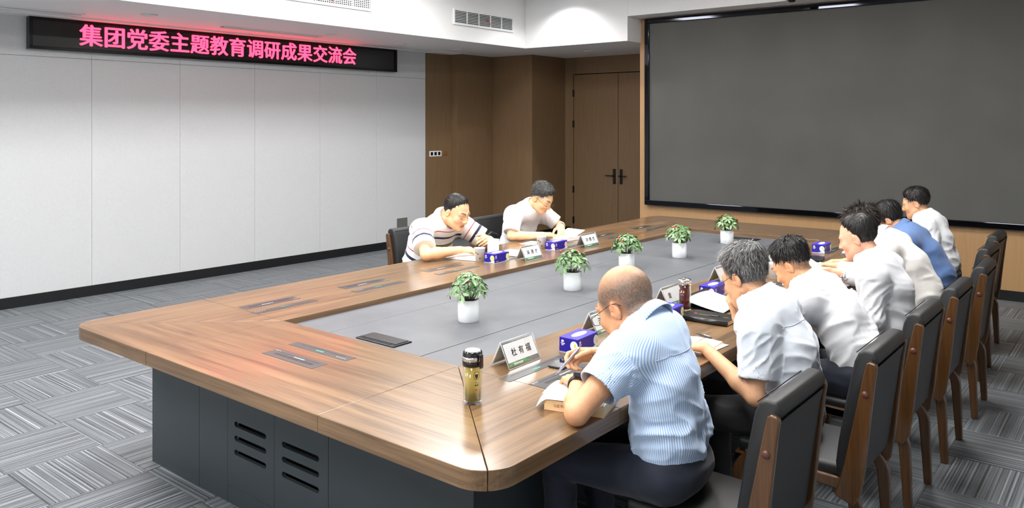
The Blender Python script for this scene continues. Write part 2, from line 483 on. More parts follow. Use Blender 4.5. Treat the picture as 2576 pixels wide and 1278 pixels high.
# ceiling: tray with a lowered border
XF, CF = -6.80, 8.73
Y_F0 = CF + 0.0
ce = MB()
ce.box(-9.2, Y_BACK - 0.2, ZC, X_RIGHT + 0.4, 11.2, ZC + 0.15)
ce = ce.build('ceiling', 'ceiling_paint'); struct(ce, 'white ceiling with raised centre and lowered border')
xj = at_z(1580, 103, ZS).x
soff = MB().box(-9.2, Y_BACK - 0.2, ZS, XF, 11.2, ZC).box(XF, CF, ZS, xj, 11.2, ZC)
soff.build('lowered_border', 'ceiling_paint', ce, False, 0.004)
MB().box(xj, CF, 3.10, X_RIGHT + 0.4, 9.6, ZC).build('screen_lintel', 'ceiling_paint', ce, False, 0.004)
# thin shadow-gap line along the left wall top
box('cornice_trim', 'ceiling_paint', -8.6, Y_BACK, ZS - 0.018, -8.19, 8.23, ZS, ce, 0.002)
box('cornice_trim', 'ceiling_paint', -8.6, 8.24, ZS - 0.014, -8.0, 8.72, ZS, ce, 0.002)

# air grilles on the raised fascia
def grille(name, label, y0, y1, z0, z1, n_v, parent=None, cells=0):
    g = thing(name, label, 'air vent', (XF, (y0 + y1) / 2, z0))
    w, h = (y1 - y0) / 2, z1 - z0
    box('backing', 'slot_dark', 0.001, -w + 0.01, 0.01, 0.006, w - 0.01, h - 0.01, g)
    t = 0.022
    for a in ((-w, 0, w, t), (-w, h - t, w, h), (-w, t, -w + t, h - t), (w - t, t, w, h - t)):
        box('frame', 'paint_white', 0.0, a[0], a[1], 0.02, a[2], a[3], g, 0.002)
    k = 8
    for i in range(k):
        z = t + (h - 2 * t) * (i + 0.5) / k
        MB().add([(0.006, -w + t, z - 0.002), (0.018, -w + t, z - 0.0085), (0.018, w - t, z - 0.0085), (0.006, w - t, z - 0.002),
                  (0.006, -w + t, z + 0.002), (0.018, -w + t, z - 0.004), (0.018, w - t, z - 0.004), (0.006, w - t, z + 0.002)],
                 [(0, 1, 2, 3), (7, 6, 5, 4), (0, 4, 5, 1), (1, 5, 6, 2), (2, 6, 7, 3), (3, 7, 4, 0)]).build('slat', 'paint_white', g)
    for i in range(1, n_v):
        y = -w + t + (2 * w - 2 * t) * i / n_v
        box('divider', 'paint_white', 0.004, y - 0.004, t, 0.019, y + 0.004, h - t, g)
    if cells:
        for i in range(cells):
            y = -w + t + (2 * w - 2 * t) * (i + 0.5) / cells
            box('divider', 'paint_white', 0.003, y - 0.003, t, 0.014, y + 0.003, h - t, g)
    M('vent_ribbon', S(200, 50, 60), 0.7) if 'vent_ribbon' not in MATS else None
    MB().tube([(0.018, 0.0, h * 0.55), (0.05, 0.03, h * 0.5), (0.06, 0.05, h * 0.36), (0.05, 0.07, h * 0.2)], 0.004, 6).build('ribbon', 'vent_ribbon', g, True)
    return g
grille('air_vent', 'white louvred air vent near the inner corner of the fascia', 7.26, 8.45, 2.985, 3.185, 5)
grille('air_vent', 'white grid air vent above the red text display', 4.65, 5.93, 2.995, 3.195, 5, cells=44)

# small round downlights (switched off) and a slot diffuser in the lowered border
M('lamp_trim', (0.75, 0.75, 0.75), 0.35)
for (px, py), lb in (((376, 37), 'above the left half of the red text display'), ((830, 86), 'above the right half of the red text display'), ((1008, 110), 'just past the right end of the red text display'),
                     ((1148, 124), 'over the timber corner beside the white wall'), ((1483, 128), 'in front of the double door')):
    p = at_z(px, py, ZS)
    g = thing('downlight', 'small round recessed downlight, switched off, ' + lb, 'downlight', (p.x, p.y, ZS))
    MB().lathe([(0.045, -0.001), (0.06, -0.012), (0.075, -0.012), (0.08, 0.0)], 24).build('trim_ring', 'lamp_trim', g, True)
    MB().lathe([(0.0, -0.004), (0.048, -0.004)], 24, cap=False).build('lens', 'paint_white', g)
def slot(name, label, ya, yb, x):
    g = thing(name, label, 'diffuser', (x, (ya + yb) / 2, ZS)); h = (yb - ya) / 2
    for s in (-1, 1): box('frame', 'paint_white', s * 0.045 - 0.008, -h, -0.012, s * 0.045 + 0.008, h, 0, g)
    box('slot', 'slot_dark', -0.037, -h, -0.003, 0.037, h, -0.001, g)
    box('divider_bar', 'paint_white', -0.006, -h, -0.009, 0.006, h, 0, g)
p0, p1 = at_z(560, 66, ZS), at_z(800, 92, ZS)
slot('slot_diffuser', 'long narrow air slot in the border above the red text', p0.y, p1.y, p0.x)
p0 = at_z(60, 20, ZS)
slot('slot_diffuser', 'narrow air slot beyond the left end of the red text display', p0.y - 0.6, at_z(230, 31, ZS).y, p0.x)

# ceiling light panels in the tray (the room's lighting)
for ix, X in enumerate((-5.7, -3.5, -1.4)):
    for iy, Y in enumerate((-1.2, 1.2, 3.6, 6.0)):
        g = thing('ceiling_light', 'rectangular white ceiling light panel in the raised tray', 'light', (X, Y, ZC), group='ceiling light panels in the raised tray')
        MB().box(-0.32, -0.62, -0.02, 0.32, -0.60, 0).box(-0.32, 0.60, -0.02, 0.32, 0.62, 0).box(-0.32, -0.6, -0.02, -0.30, 0.6, 0).box(0.30, -0.6, -0.02, 0.32, 0.6, 0).build('frame', 'paint_white', g)
        box('diffuser', 'lamp_diffuser', -0.30, -0.60, -0.012, 0.30, 0.60, -0.004, g)

# one lit downlight in the tray close to the fascia
p = at_y(1440, 30, CF)
g = thing('downlight', 'small lit downlight in the raised tray near the white fascia', 'downlight', (p.x, CF - 0.40, ZC))
MB().lathe([(0.045, -0.001), (0.06, -0.012), (0.075, -0.012), (0.08, 0.0)], 24).build('trim_ring', 'lamp_trim', g, True)
emit('downlight_lens', (1.0, 0.98, 0.95), 6.0)
MB().lathe([(0.0, -0.004), (0.048, -0.004)], 24, cap=False).build('lens', 'downlight_lens', g)
ld = bpy.data.lights.new('downlight_beam', 'SPOT'); ld.energy = 110; ld.spot_size = 2.4; ld.spot_blend = 1.0; ld.shadow_soft_size = 0.04
lo = bpy.data.objects.new('downlight_beam', ld); COL.objects.link(lo); lo.parent = g; lo.location = (0, 0, -0.02)

# red running text display on the left wall
led = thing('led_text_display', 'long black LED board showing red Chinese characters on the white wall', 'display')
p0 = Vector((wl(3.01), 3.01)); p1 = Vector((wl(7.622), 7.622))
led.location = (p0.x, p0.y, 0); led.rotation_euler = (0, 0, ang - PI / 2)
Ll = (p1 - p0).length
zb0, zb1 = 2.462, 2.775
box('cabinet', 'led_frame', 0.0, 0, zb0, 0.06, Ll, zb1, led, 0.002)
box('led_matrix', 'led_black', 0.058, 0.03, zb0 + 0.03, 0.064, Ll - 0.03, zb1 - 0.03, led)
for a in ((0, zb0, Ll, zb0 + 0.03), (0, zb1 - 0.03, Ll, zb1), (0, zb0 + 0.03, 0.03, zb1 - 0.03), (Ll - 0.03, zb0 + 0.03, Ll, zb1 - 0.03)):
    box('frame_bar', 'led_frame', 0.055, a[0], a[1], 0.085, a[2], a[3], led, 0.004)
ta, tb = 0.45, Ll - 0.70
chars = '集团党委主题教育调研成果交流会'
def bold(me, w):
    n0 = len(me.vertices); v = np.empty(n0 * 3, np.float32); me.vertices.foreach_get('co', v); v = v.reshape(-1, 3)
    fs = [tuple(p.vertices) for p in me.polygons]; mb = MB()
    for dx, dy, dz in ((0, 0, 0), (w, 0, 4e-4), (-w, 0, 8e-4), (0, w * 0.5, 1.2e-3), (0, -w * 0.5, 1.6e-3)):
        mb.add([(x + dx, y + dy, z + dz) for x, y, z in v], fs)
    return mb.mesh('character', 'led_red')
for i, c in enumerate(chars):
    me = bold(text_mesh(c, 0.228, 'character', 'led_red'), 0.007)
    o = bpy.data.objects.new('character', me); COL.objects.link(o); o.parent = led
    place_plane(o, (0.068, ta + (tb - ta) * (i + 0.5) / len(chars), (zb0 + zb1) / 2 - 0.005), (0, 1, 0), (0, 0, 1))

# wall plates
p = at_y(1096, 386, 8.5); xw = -8.238
def on_c(px, py):   # on the first timber panel
    a = Vector(C[0]); b2 = Vector(C[1]); r = Vector(_F + _R * (px - PCX) / FPX)
    k = (b2.x - a.x) / (b2.y - a.y)
    t = (a.x - a.y * k) / (r.x - k * r.y)
    return Vector((r.x * t, r.y * t, CAM_H - (py - PCY) / FPX * t))
a, b2 = on_c(1080, 394), on_c(1111, 379)
sp = thing('light_switch', 'white three gang switch plate on the brown timber wall', 'switch', (a.x, (a.y + b2.y) / 2, (a.z + b2.z) / 2)); sp.rotation_euler = (0, 0, math.atan2(C[1][1] - C[0][1], C[1][0] - C[0][0]) - PI / 2)
hw, hh = (b2.y - a.y) / 2, (b2.z - a.z) / 2
box('plate', 'switch_white', 0.0, -hw, -hh, 0.012, hw, hh, sp, 0.003)
for i in (-1, 0, 1): box('rocker', 'metal_dark', 0.011, i * hw * 0.6 - 0.022, -0.025, 0.016, i * hw * 0.6 + 0.022, 0.025, sp, 0.002)
a, b2 = on_c(1113, 392), on_c(1126, 379)
sp = thing('wall_switch', 'small brown switch plate beside the white switches', 'switch', (a.x, (a.y + b2.y) / 2, (a.z + b2.z) / 2)); sp.rotation_euler = (0, 0, math.atan2(C[1][1] - C[0][1], C[1][0] - C[0][0]) - PI / 2)
hw, hh = (b2.y - a.y) / 2, (b2.z - a.z) / 2
box('plate', 'switch_brown', 0.0, -hw, -hh, 0.01, hw, hh, sp, 0.003)
for i in (-0.5, 0.5): box('rocker', 'switch_brown', 0.008, i * hw - hw * 0.4, -hh * 0.7, 0.014, i * hw + hw * 0.4, hh * 0.7, sp, 0.002)
yo = 7.78
sp = thing('wall_outlet', 'grey metal socket plate low on the white wall behind the empty-backed chair', 'socket', (wl(yo), yo, 0.335)); sp.rotation_euler = (0, 0, ang - PI / 2)
box('plate', 'outlet_grey', 0.0, -0.095, -0.075, 0.014, 0.095, 0.075, sp, 0.004)
box('cover_flap', 'outlet_grey', 0.012, -0.075, -0.055, 0.018, 0.075, 0.055, sp, 0.002)

# small security camera under the lintel above the display
p = at_y(1998, -2, CF)
cm = thing('ceiling_camera', 'small black and silver camera fixed to the white lintel above the display', 'camera', (p.x, CF, p.z + 0.03))
box('mount', 'metal_dark', -0.03, -0.03, -0.03, 0.03, 0.0, 0.05, cm, 0.004)
MB().lathe([(0.0, -0.06), (0.03, -0.06), (0.045, -0.04), (0.05, 0.0), (0.04, 0.03), (0.0, 0.04)], 20, (0, -0.075, -0.01), cap=False).build('housing', 'metal_dark', cm, True)
MB().lathe([(0.02, -0.005), (0.036, -0.005), (0.04, 0.005), (0.03, 0.01)], 20).build('lens_ring', 'outlet_grey', cm, True).matrix_local = Matrix.Translation((-0.03, -0.115, -0.015)) @ Matrix.Rotation(PI / 2, 4, 'X')
# ------------------------------------------------------------------ conference table
TZ = 0.76; TT = 0.06
X0, X1, Y0, Y1 = -4.155, -1.44, 1.685, 7.62
XI0, XI1, YI0, YI1 = -3.396, -2.205, 2.387, 6.885
tb = thing('conference_table', 'large hollow rectangular walnut conference table with grey leather centre', 'table', ((X0 + X1) / 2, (Y0 + Y1) / 2, 0))
T0 = tb.location.copy()
def tl(mb):    # world coordinates -> table local
    mb.v = [(x - T0.x, y - T0.y, z) for x, y, z in mb.v]; return mb
G = 0.0007
def top_piece(poly, mat, name='top_panel'):
    c = (sum(p[0] for p in poly) / len(poly), sum(p[1] for p in poly) / len(poly))
    return tl(MB().prism(poly, TZ - TT, TZ)).build(name, mat, tb, False, 0.0022, 2)
def corner(cx, cy, sx, sy, r=0.12):
    """arc points of a rounded outer corner at (cx,cy); from the y-edge (x varies) side round to the x-edge side"""
    ox, oy = cx + sx * r, cy + sy * r
    out = []
    for i in range(13):
        a = i / 12 * PI / 2
        out.append((ox - sx * r * math.sin(a), oy - sy * r * math.cos(a)))
    return out
for (cx, cy, sx, sy, xi, yi) in ((X0, Y0, 1, 1, XI0, YI0), (X1, Y0, -1, 1, XI1, YI0), (X0, Y1, 1, -1, XI0, YI1), (X1, Y1, -1, -1, XI1, YI1)):
    arc = corner(cx, cy, sx, sy)
    e = 0.0009
    a1 = [(xi - sx * e, yi - sy * e * 2.2), (xi - sx * e, cy)] + arc[:7]
    a2 = [(xi - sx * e * 2.2, yi - sy * e)] + [(x + 0 * e, y) for x, y in arc[6:]] + [(cx, yi - sy * e)]
    # nudge the shared mitre apart
    a1[-1] = (a1[-1][0] + sx * e, a1[-1][1] - sy * e); a2[1] = (a2[1][0] - sx * e, a2[1][1] + sy * e)
    def ccw(p):
        ar = sum(p[i][0] * p[(i + 1) % len(p)][1] - p[(i + 1) % len(p)][0] * p[i][1] for i in range(len(p)))
        return p if ar > 0 else p[::-1]
    top_piece(ccw(a1), 'table_wood_x', 'corner_panel'); top_piece(ccw(a2), 'table_wood_y', 'corner_panel')
def rect(x0, y0, x1, y1): return [(x0 + G, y0 + G), (x1 - G, y0 + G), (x1 - G, y1 - G), (x0 + G, y1 - G)]
top_piece(rect(XI0, Y0, XI1, YI0), 'table_wood_x')
top_piece(rect(XI0, YI1, XI1, Y1), 'table_wood_x')
for k in range(3):
    ya, yb = YI0 + (YI1 - YI0) * k / 3, YI0 + (YI1 - YI0) * (k + 1) / 3
    top_piece(rect(X0, ya, XI0, yb), 'table_wood_y'); top_piece(rect(XI1, ya, X1, yb), 'table_wood_y')
# grey leather field
ZL = 0.732
tl(MB().box(XI0 - 0.05, YI0 - 0.05, 0.66, XI1 + 0.05, YI1 + 0.05, 0.70)).build('field_deck', 'slot_dark', tb)
xs = (XI0, -3.12, -2.49, XI1); ysl = (YI0, YI0 + 1.5, YI0 + 3.0, YI1)
for i in range(3):
    for j in range(3):
        g = 0.003 if True else 0
        tl(MB().box(xs[i] + (0.0025 if i == 2 else 0.0008), ysl[j] + 0.0008, 0.70, xs[i + 1] - (0.0025 if i == 1 else 0.0008), ysl[j + 1] - 0.0008, ZL)).build('leather_panel', 'table_leather', tb, False, 0.002)
# pedestal: near end with vent doors, far end, long modesty panels
ZB = TZ - TT
YN = 2.037
def near_panel(name, x0, x1, z0=0.0, z1=ZB, y0=YN, t=0.02):
    return tl(MB().box(x0 + 0.001, y0, z0, x1 - 0.001, y0 + t, z1)).build(name, 'base_paint', tb, False, 0.0012)
near_panel('base_panel', -4.036, -3.578); near_panel('base_panel', -3.578, -3.33)
near_panel('base_panel', -2.596, -1.81)
near_panel('plinth_panel', -3.33, -2.596, 0.0, 0.078)
def door_slots(x0, x1):
    """door leaf with three round ended slots, real openings"""
    z0, z1 = 0.08, ZB
    xs0, xs1 = x0 + 0.055, x1 - 0.06
    zc = [0.245, 0.310, 0.374]; r = 0.0125
    outer = [(x0 + 0.001, z0), (x1 - 0.001, z0), (x1 - 0.001, z1), (x0 + 0.001, z1)]
    bm = bmesh.new()
    def loop(pts, y): return [bm.verts.new((px, y, pz)) for px, pz in pts]
    hol = []
    for c in zc:
        pts = [(xs1 - r + r * math.cos(a), c + r * math.sin(a)) for a in [(-0.5 + i / 6) * PI for i in range(7)]]
        pts += [(xs0 + r + r * math.cos(a), c + r * math.sin(a)) for a in [(0.5 + i / 6) * PI for i in range(7)]]
        hol.append(pts)
    fr_, bk = [], []
    for pts in [outer] + hol:
        fr_.append(loop(pts, YN)); bk.append(loop(pts, YN + 0.018))
    for L in (fr_, bk):
        ed = []
        for lp in L:
            for i in range(len(lp)): ed.append(bm.edges.new((lp[i], lp[(i + 1) % len(lp)])))
        bmesh.ops.triangle_fill(bm, edges=ed, use_beauty=True)
    for a_, b_2 in zip(fr_, bk):
        for i in range(len(a_)):
            j = (i + 1) % len(a_)
            bm.faces.new((a_[i], a_[j], b_2[j], b_2[i]))
    bmesh.ops.recalc_face_normals(bm, faces=bm.faces)
    bmesh.ops.translate(bm, verts=bm.verts, vec=(-T0.x, -T0.y, 0))
    me = bpy.data.meshes.new('vent_door'); bm.to_mesh(me); bm.free(); me.materials.append(MATS['base_paint'])
    link('vent_door', me, tb)
door_slots(-3.33, -2.966); door_slots(-2.966, -2.596)
tl(MB().box(-3.4, YN + 0.10, 0.02, -2.5, YN + 0.12, ZB - 0.01)).build('cabinet_back', 'slot_dark', tb)
tl(MB().box(-4.036, YN + 0.02, 0.0, -4.016, 2.5, ZB)).build('base_panel', 'base_paint', tb, False, 0.001)
tl(MB().box(-1.83, YN + 0.02, 0.0, -1.81, 2.5, ZB)).build('base_panel', 'base_paint', tb, False, 0.001)
tl(MB().box(-4.036, 7.25, 0.0, -1.81, 7.27, ZB)).build('base_panel', 'base_paint', tb, False, 0.001)
tl(MB().box(-3.62, 2.5, 0.0, -3.60, 7.25, ZB)).build('modesty_panel', 'base_paint', tb, False, 0.001)
tl(MB().box(-2.10, 2.5, 0.0, -2.08, 7.25, ZB)).build('modesty_panel', 'base_paint', tb, False, 0.001)

# flush lift lids (screen lid + microphone lid in pairs), brand mark and symbols printed on them
def lid_pair(x, y, rz):
    """local x runs along the lid, local -y towards the sitter"""
    for kind, yy, L, W in (('screen_lid', -0.065, 0.345, 0.082), ('microphone_lid', 0.075, 0.395, 0.058)):
        o = MB().box(-L / 2, -W / 2, -0.004, L / 2, W / 2, 0.0016).build(kind, 'grey_lid', tb, False, 0.0012)
        m = Matrix.Translation((x - T0.x, y - T0.y, TZ)) @ Matrix.Rotation(rz, 4, 'Z') @ Matrix.Translation((0, yy, 0))
        o.matrix_local = m
        if kind == 'screen_lid':
            MB().box(-L / 2 + 0.035, 0.018, 0.0012, L / 2 - 0.03, 0.020, 0.0019).build('groove', 'slot_dark', o)
            for k in range(3): MB().box(-0.125 + k * 0.088, -0.014, 0.0012, -0.045 + k * 0.088, 0.004, 0.0020).build('flap', 'grey_lid_dark', o)
            [MB().box(-0.012 + i_ * 0.009, 0.007, 0.0019, -0.006 + i_ * 0.009, 0.0125, 0.0023).build('maker_mark', 'print_white', o) for i_ in range(8)]
            for k in range(3): MB().lathe([(0.0, 0.0), (0.003, 0.0)], 8, (-L / 2 + 0.012 + k * 0.012, 0.028, 0.0021), cap=False).build('indicator', 'print_white', o)
        else:
            MB().box(-L / 2 + 0.05, 0.010, 0.0012, L / 2 - 0.05, 0.0115, 0.0019).build('groove', 'slot_dark', o)
            MB().box(-0.025, -0.012, 0.0012, 0.025, -0.004, 0.0020).build('light_strip', 'print_teal', o)
            for k in range(5): MB().lathe([(0.0, 0.0), (0.003, 0.0)], 8, (L / 2 - 0.075 + k * 0.013, -0.012, 0.0021), cap=False).build('indicator', 'print_white', o)
lid_pair(-2.812, 2.093, 0)
for y in (2.575, 3.245, 3.938, 4.61, 5.29, 5.99, 6.65): lid_pair(-3.722, y, -PI / 2)
for y in (2.56, 3.33, 4.08, 4.79, 5.58, 6.38): lid_pair(-1.868, y, PI / 2)
# cable boxes in the leather field
for cx, cy in ((-2.808, 2.524), (-2.80, 6.72)):
    o = MB().box(-0.132, -0.058, -0.006, 0.132, 0.058, 0.006).build('cable_box', 'metal_dark', tb, False, 0.003)
    o.location = (cx - T0.x, cy - T0.y, ZL)
    MB().box(-0.115, -0.03, 0.004, 0.115, 0.05, 0.0085).build('flap', 'grey_lid_dark', o, False, 0.001)
    MB().box(-0.085, -0.047, 0.004, 0.095, -0.034, 0.0068).build('brush_slot', 'slot_dark', o)
# ------------------------------------------------------------------ chairs
def bent(path, w0, w1, t):
    """flat bent-ply strip: path in the local YZ plane, x from w0 to w1, thickness profile t"""
    P = [Vector((0, y, z)) for y, z in path]; m = len(P)
    tt = t if isinstance(t, (list, tuple)) else [t] * m
    vs = []
    for i, p in enumerate(P):
        d = (P[min(i + 1, m - 1)] - P[max(i - 1, 0)]).normalized()
        nrm = Vector((0, -d.z, d.y)) * tt[i] / 2
        for x in (w0, w1):
            for s in (-1, 1):
                q = p + nrm * s; vs.append((x, q.y, q.z))
    fs = []
    for i in range(m - 1):
        a = i * 4; b2 = a + 4
        fs += [(a, a + 1, b2 + 1, b2), (a + 3, a + 2, b2 + 2, b2 + 3), (a + 1, a + 3, b2 + 3, b2 + 1), (a + 2, a, b2, b2 + 2)]
    fs += [(0, 2, 3, 1), ((m - 1) * 4, (m - 1) * 4 + 1, (m - 1) * 4 + 3, (m - 1) * 4 + 2)]
    return MB().add(vs, fs)
def arc_pts(c, r, a0, a1, n):
    return [(c[0] + r * math.cos(a0 + (a1 - a0) * i / n), c[1] + r * math.sin(a0 + (a1 - a0) * i / n)) for i in range(n + 1)]
CH_W = 0.43
def make_chair():
    """local: +y is forward, origin on the floor below the seat centre"""
    c = thing('conference_chair', 'x', 'chair', group='black leather conference chairs with bent timber frames')
    h = CH_W / 2
    # side frames: seat rail bending down into the rear leg (front leg the same)
    for s in (-1, 1):
        xa, xb = (h - 0.032, h) if s > 0 else (-h, -h + 0.032)
        rail_z = 0.385
        rear = [(0.20, rail_z + 0.012), (0.0, rail_z + 0.004), (-0.13, rail_z)] + arc_pts((-0.145, rail_z - 0.085), 0.085, PI / 2, PI, 7)[1:] + [(-0.236, 0.2), (-0.245, 0.0)]
        bent(rear, xa, xb, [0.045] * 3 + [0.048] * 7 + [0.043, 0.034]).build('side_frame', 'chair_wood', c, False, 0.006, 2)
        front = [(-0.05, rail_z + 0.006), (0.12, rail_z + 0.01)] + arc_pts((0.145, rail_z - 0.075), 0.085, PI / 2, 0, 7)[1:] + [(0.236, 0.2), (0.243, 0.0)]
        bent(front, xa - 0.0 * s, xb, [0.044] * 2 + [0.046] * 7 + [0.042, 0.034]).build('front_leg', 'chair_wood', c, False, 0.006, 2)
        # back stile
        xs0, xs1 = (h - 0.006, h + 0.016) if s > 0 else (-h - 0.016, -h + 0.006)
        st = [(-0.195, 0.33), (-0.215, 0.38), (-0.232, 0.46), (-0.262, 0.66), (-0.285, 0.81), (-0.294, 0.856), (-0.2965, 0.866)]
        bent(st, xs0, xs1, [0.075, 0.085, 0.075, 0.056, 0.044, 0.040, 0.022]).build('back_stile', 'chair_wood', c, False, 0.005, 2)
        for (by, bz) in ((-0.272, 0.745), (-0.224, 0.345)):
            MB().lathe([(0.0135, 0.0), (0.0135, 0.002), (0.010, 0.006), (0.004, 0.0075), (0.0, 0.0077)], 14, cap=False).build('bolt_cap', 'chair_bolt', c, True).matrix_local = Matrix.Translation((s * (h + 0.0155 - (0.016 if bz < 0.5 else 0)), by, bz)) @ Matrix.Rotation(s * PI / 2, 4, 'Y')
    # cross rails
    MB().box(-h + 0.03, 0.19, 0.33, h - 0.03, 0.215, 0.385).box(-h + 0.03, -0.165, 0.33, h - 0.03, -0.14, 0.38).build('cross_rail', 'chair_wood', c, False, 0.003)
    # seat cushion
    def seat(u, v):
        return (u, v)
    sm = MB().box(-h + 0.012, -0.2, 0.402, h - 0.012, 0.235, 0.452)
    sm.build('seat', 'black_leather', c, True, 0.018, 4)
    MB().box(-h + 0.004, -0.2, 0.394, h - 0.004, 0.24, 0.404).build('seat_board', 'chair_wood', c, False, 0.002)
    # backrest: padded slab leaning back with a rolled top
    fr = [(-0.165, 0.405), (-0.158, 0.46), (-0.168, 0.54), (-0.195, 0.70), (-0.226, 0.855), (-0.243, 0.894), (-0.262, 0.905), (-0.298, 0.902), (-0.312, 0.885), (-0.313, 0.862), (-0.300, 0.850)]
    bk = [(-0.288, 0.80), (-0.252, 0.56), (-0.232, 0.40), (-0.215, 0.385)]
    poly = fr + bk
    f = lambda y, z, x: (x, y, z)
    MB().prism(poly[::-1], -h + 0.004, h - 0.004, f).build('backrest', 'black_leather', c, True, 0.011, 3)
    # stitched seam and back cover
    MB().tube([(-h + 0.02, -0.232, 0.8885), (h - 0.02, -0.232, 0.8885)], 0.002, 6).build('seam', 'black_leather', c, True)
    cover = [(-0.3005, 0.842), (-0.290, 0.80), (-0.256, 0.56), (-0.238, 0.42), (-0.246, 0.42), (-0.264, 0.56), (-0.297, 0.80), (-0.3065, 0.842)]
    MB().prism(cover, -h + 0.012, h - 0.012, f).build('back_cover', 'black_leather', c, False, 0.002)
    return c
chair0 = make_chair()
RIGHT_CHAIRS = [(-1.185, 2.59, 0.0), (-1.10, 3.34, 0.0), (-1.095, 4.075, 0.0), (-1.08, 4.785, 0.0), (-1.07, 5.58, 0.02), (-1.16, 6.38, 0.0), (-1.21, 7.145, 0.0)]
R_LAB = ['of the shaven-headed man in pale blue stripes', 'of the grey-haired man with loose white shirt', 'of the black-haired man bent low in white',
         'of the writing man with receding hair', 'of the man in the cream shirt', 'of the man in the dark blue shirt', 'closest to the display wall']
chairs = []
for i, (x, y, a) in enumerate(RIGHT_CHAIRS):
    o = chair0 if i == 0 else copy_tree(chair0)
    o.location = (x, y, 0); o.rotation_euler = (0, 0, PI / 2 + a)
    o['label'] = 'black leather timber-framed chair ' + R_LAB[i]
    chairs.append(o)
for x, y, lb in ((-4.48, 4.56, 'of the man in the striped polo shirt'), (-4.47, 5.53, 'of the reading man with glasses, by the white wall')):
    o = copy_tree(chair0); o.location = (x, y, 0); o.rotation_euler = (0, 0, -PI / 2)
    o['label'] = 'black leather chair ' + lb
# ------------------------------------------------------------------ things on the table
M('pot_white', (0.80, 0.84, 0.86), 0.28); M('soil', (0.02, 0.014, 0.008), 0.9); M('stem_green', S(92, 104, 48), 0.6)
def leaf_mat(name, a, b2):
    m, n, l, b = new_mat(name)
    oi = n.new('ShaderNodeObjectInfo')
    f = noise(n, l, coords(n, l), 18, 2)
    f = math_n(n, l, 'ADD', math_n(n, l, 'MULTIPLY', f, 0.5), math_n(n, l, 'MULTIPLY', oi.outputs['Random'], 0.5))
    l.new(ramp(n, l, f, [(0.2, a), (0.75, b2)]), b.inputs['Base Color'])
    b.inputs['Roughness'].default_value = 0.26
    b.inputs['Subsurface Weight'].default_value = 0.05
leaf_mat('leaf_green', S(58, 100, 50), S(138, 168, 118))
M('berry_red', S(190, 14, 30), 0.12, Coat_Weight=0.5)
def leaflet(mb, o, d, nrm, L, W, droop):
    s_ = d.cross(nrm).normalized(); rows = []
    for t, w in ((0.0, 0.06), (0.18, 0.45), (0.45, 0.95), (0.7, 0.9), (0.9, 0.45), (1.0, 0.02)):
        c = o + d * (L * t) + nrm * (-droop * L * t * t)
        e = s_ * (W * w / 2)
        rows.append((c - e + nrm * W * w * 0.14, c, c + e + nrm * W * w * 0.14))
    vs = [p for r in rows for p in r]; fs = []
    for i in range(len(rows) - 1):
        a = i * 3
        fs += [(a, a + 1, a + 4, a + 3), (a + 1, a + 2, a + 5, a + 4)]
    mb.add(vs, fs)
def umbel(seed):
    rnd = random.Random(seed); mb = MB(); k = rnd.choice((6, 7, 7, 8))
    for i in range(k):
        a = 2 * PI * i / k + rnd.uniform(-0.15, 0.15); el = rnd.uniform(-0.25, 0.3)
        d = Vector((math.cos(a) * math.cos(el), math.sin(a) * math.cos(el), math.sin(el)))
        nrm = (Vector((0, 0, 1)) - d * d.z).normalized()
        leaflet(mb, d * 0.006, d, nrm, rnd.uniform(0.034, 0.052), rnd.uniform(0.016, 0.021), rnd.uniform(0.15, 0.5))
    return mb.mesh('leaf', 'leaf_green', True)
UMB = [umbel(i) for i in range(6)]
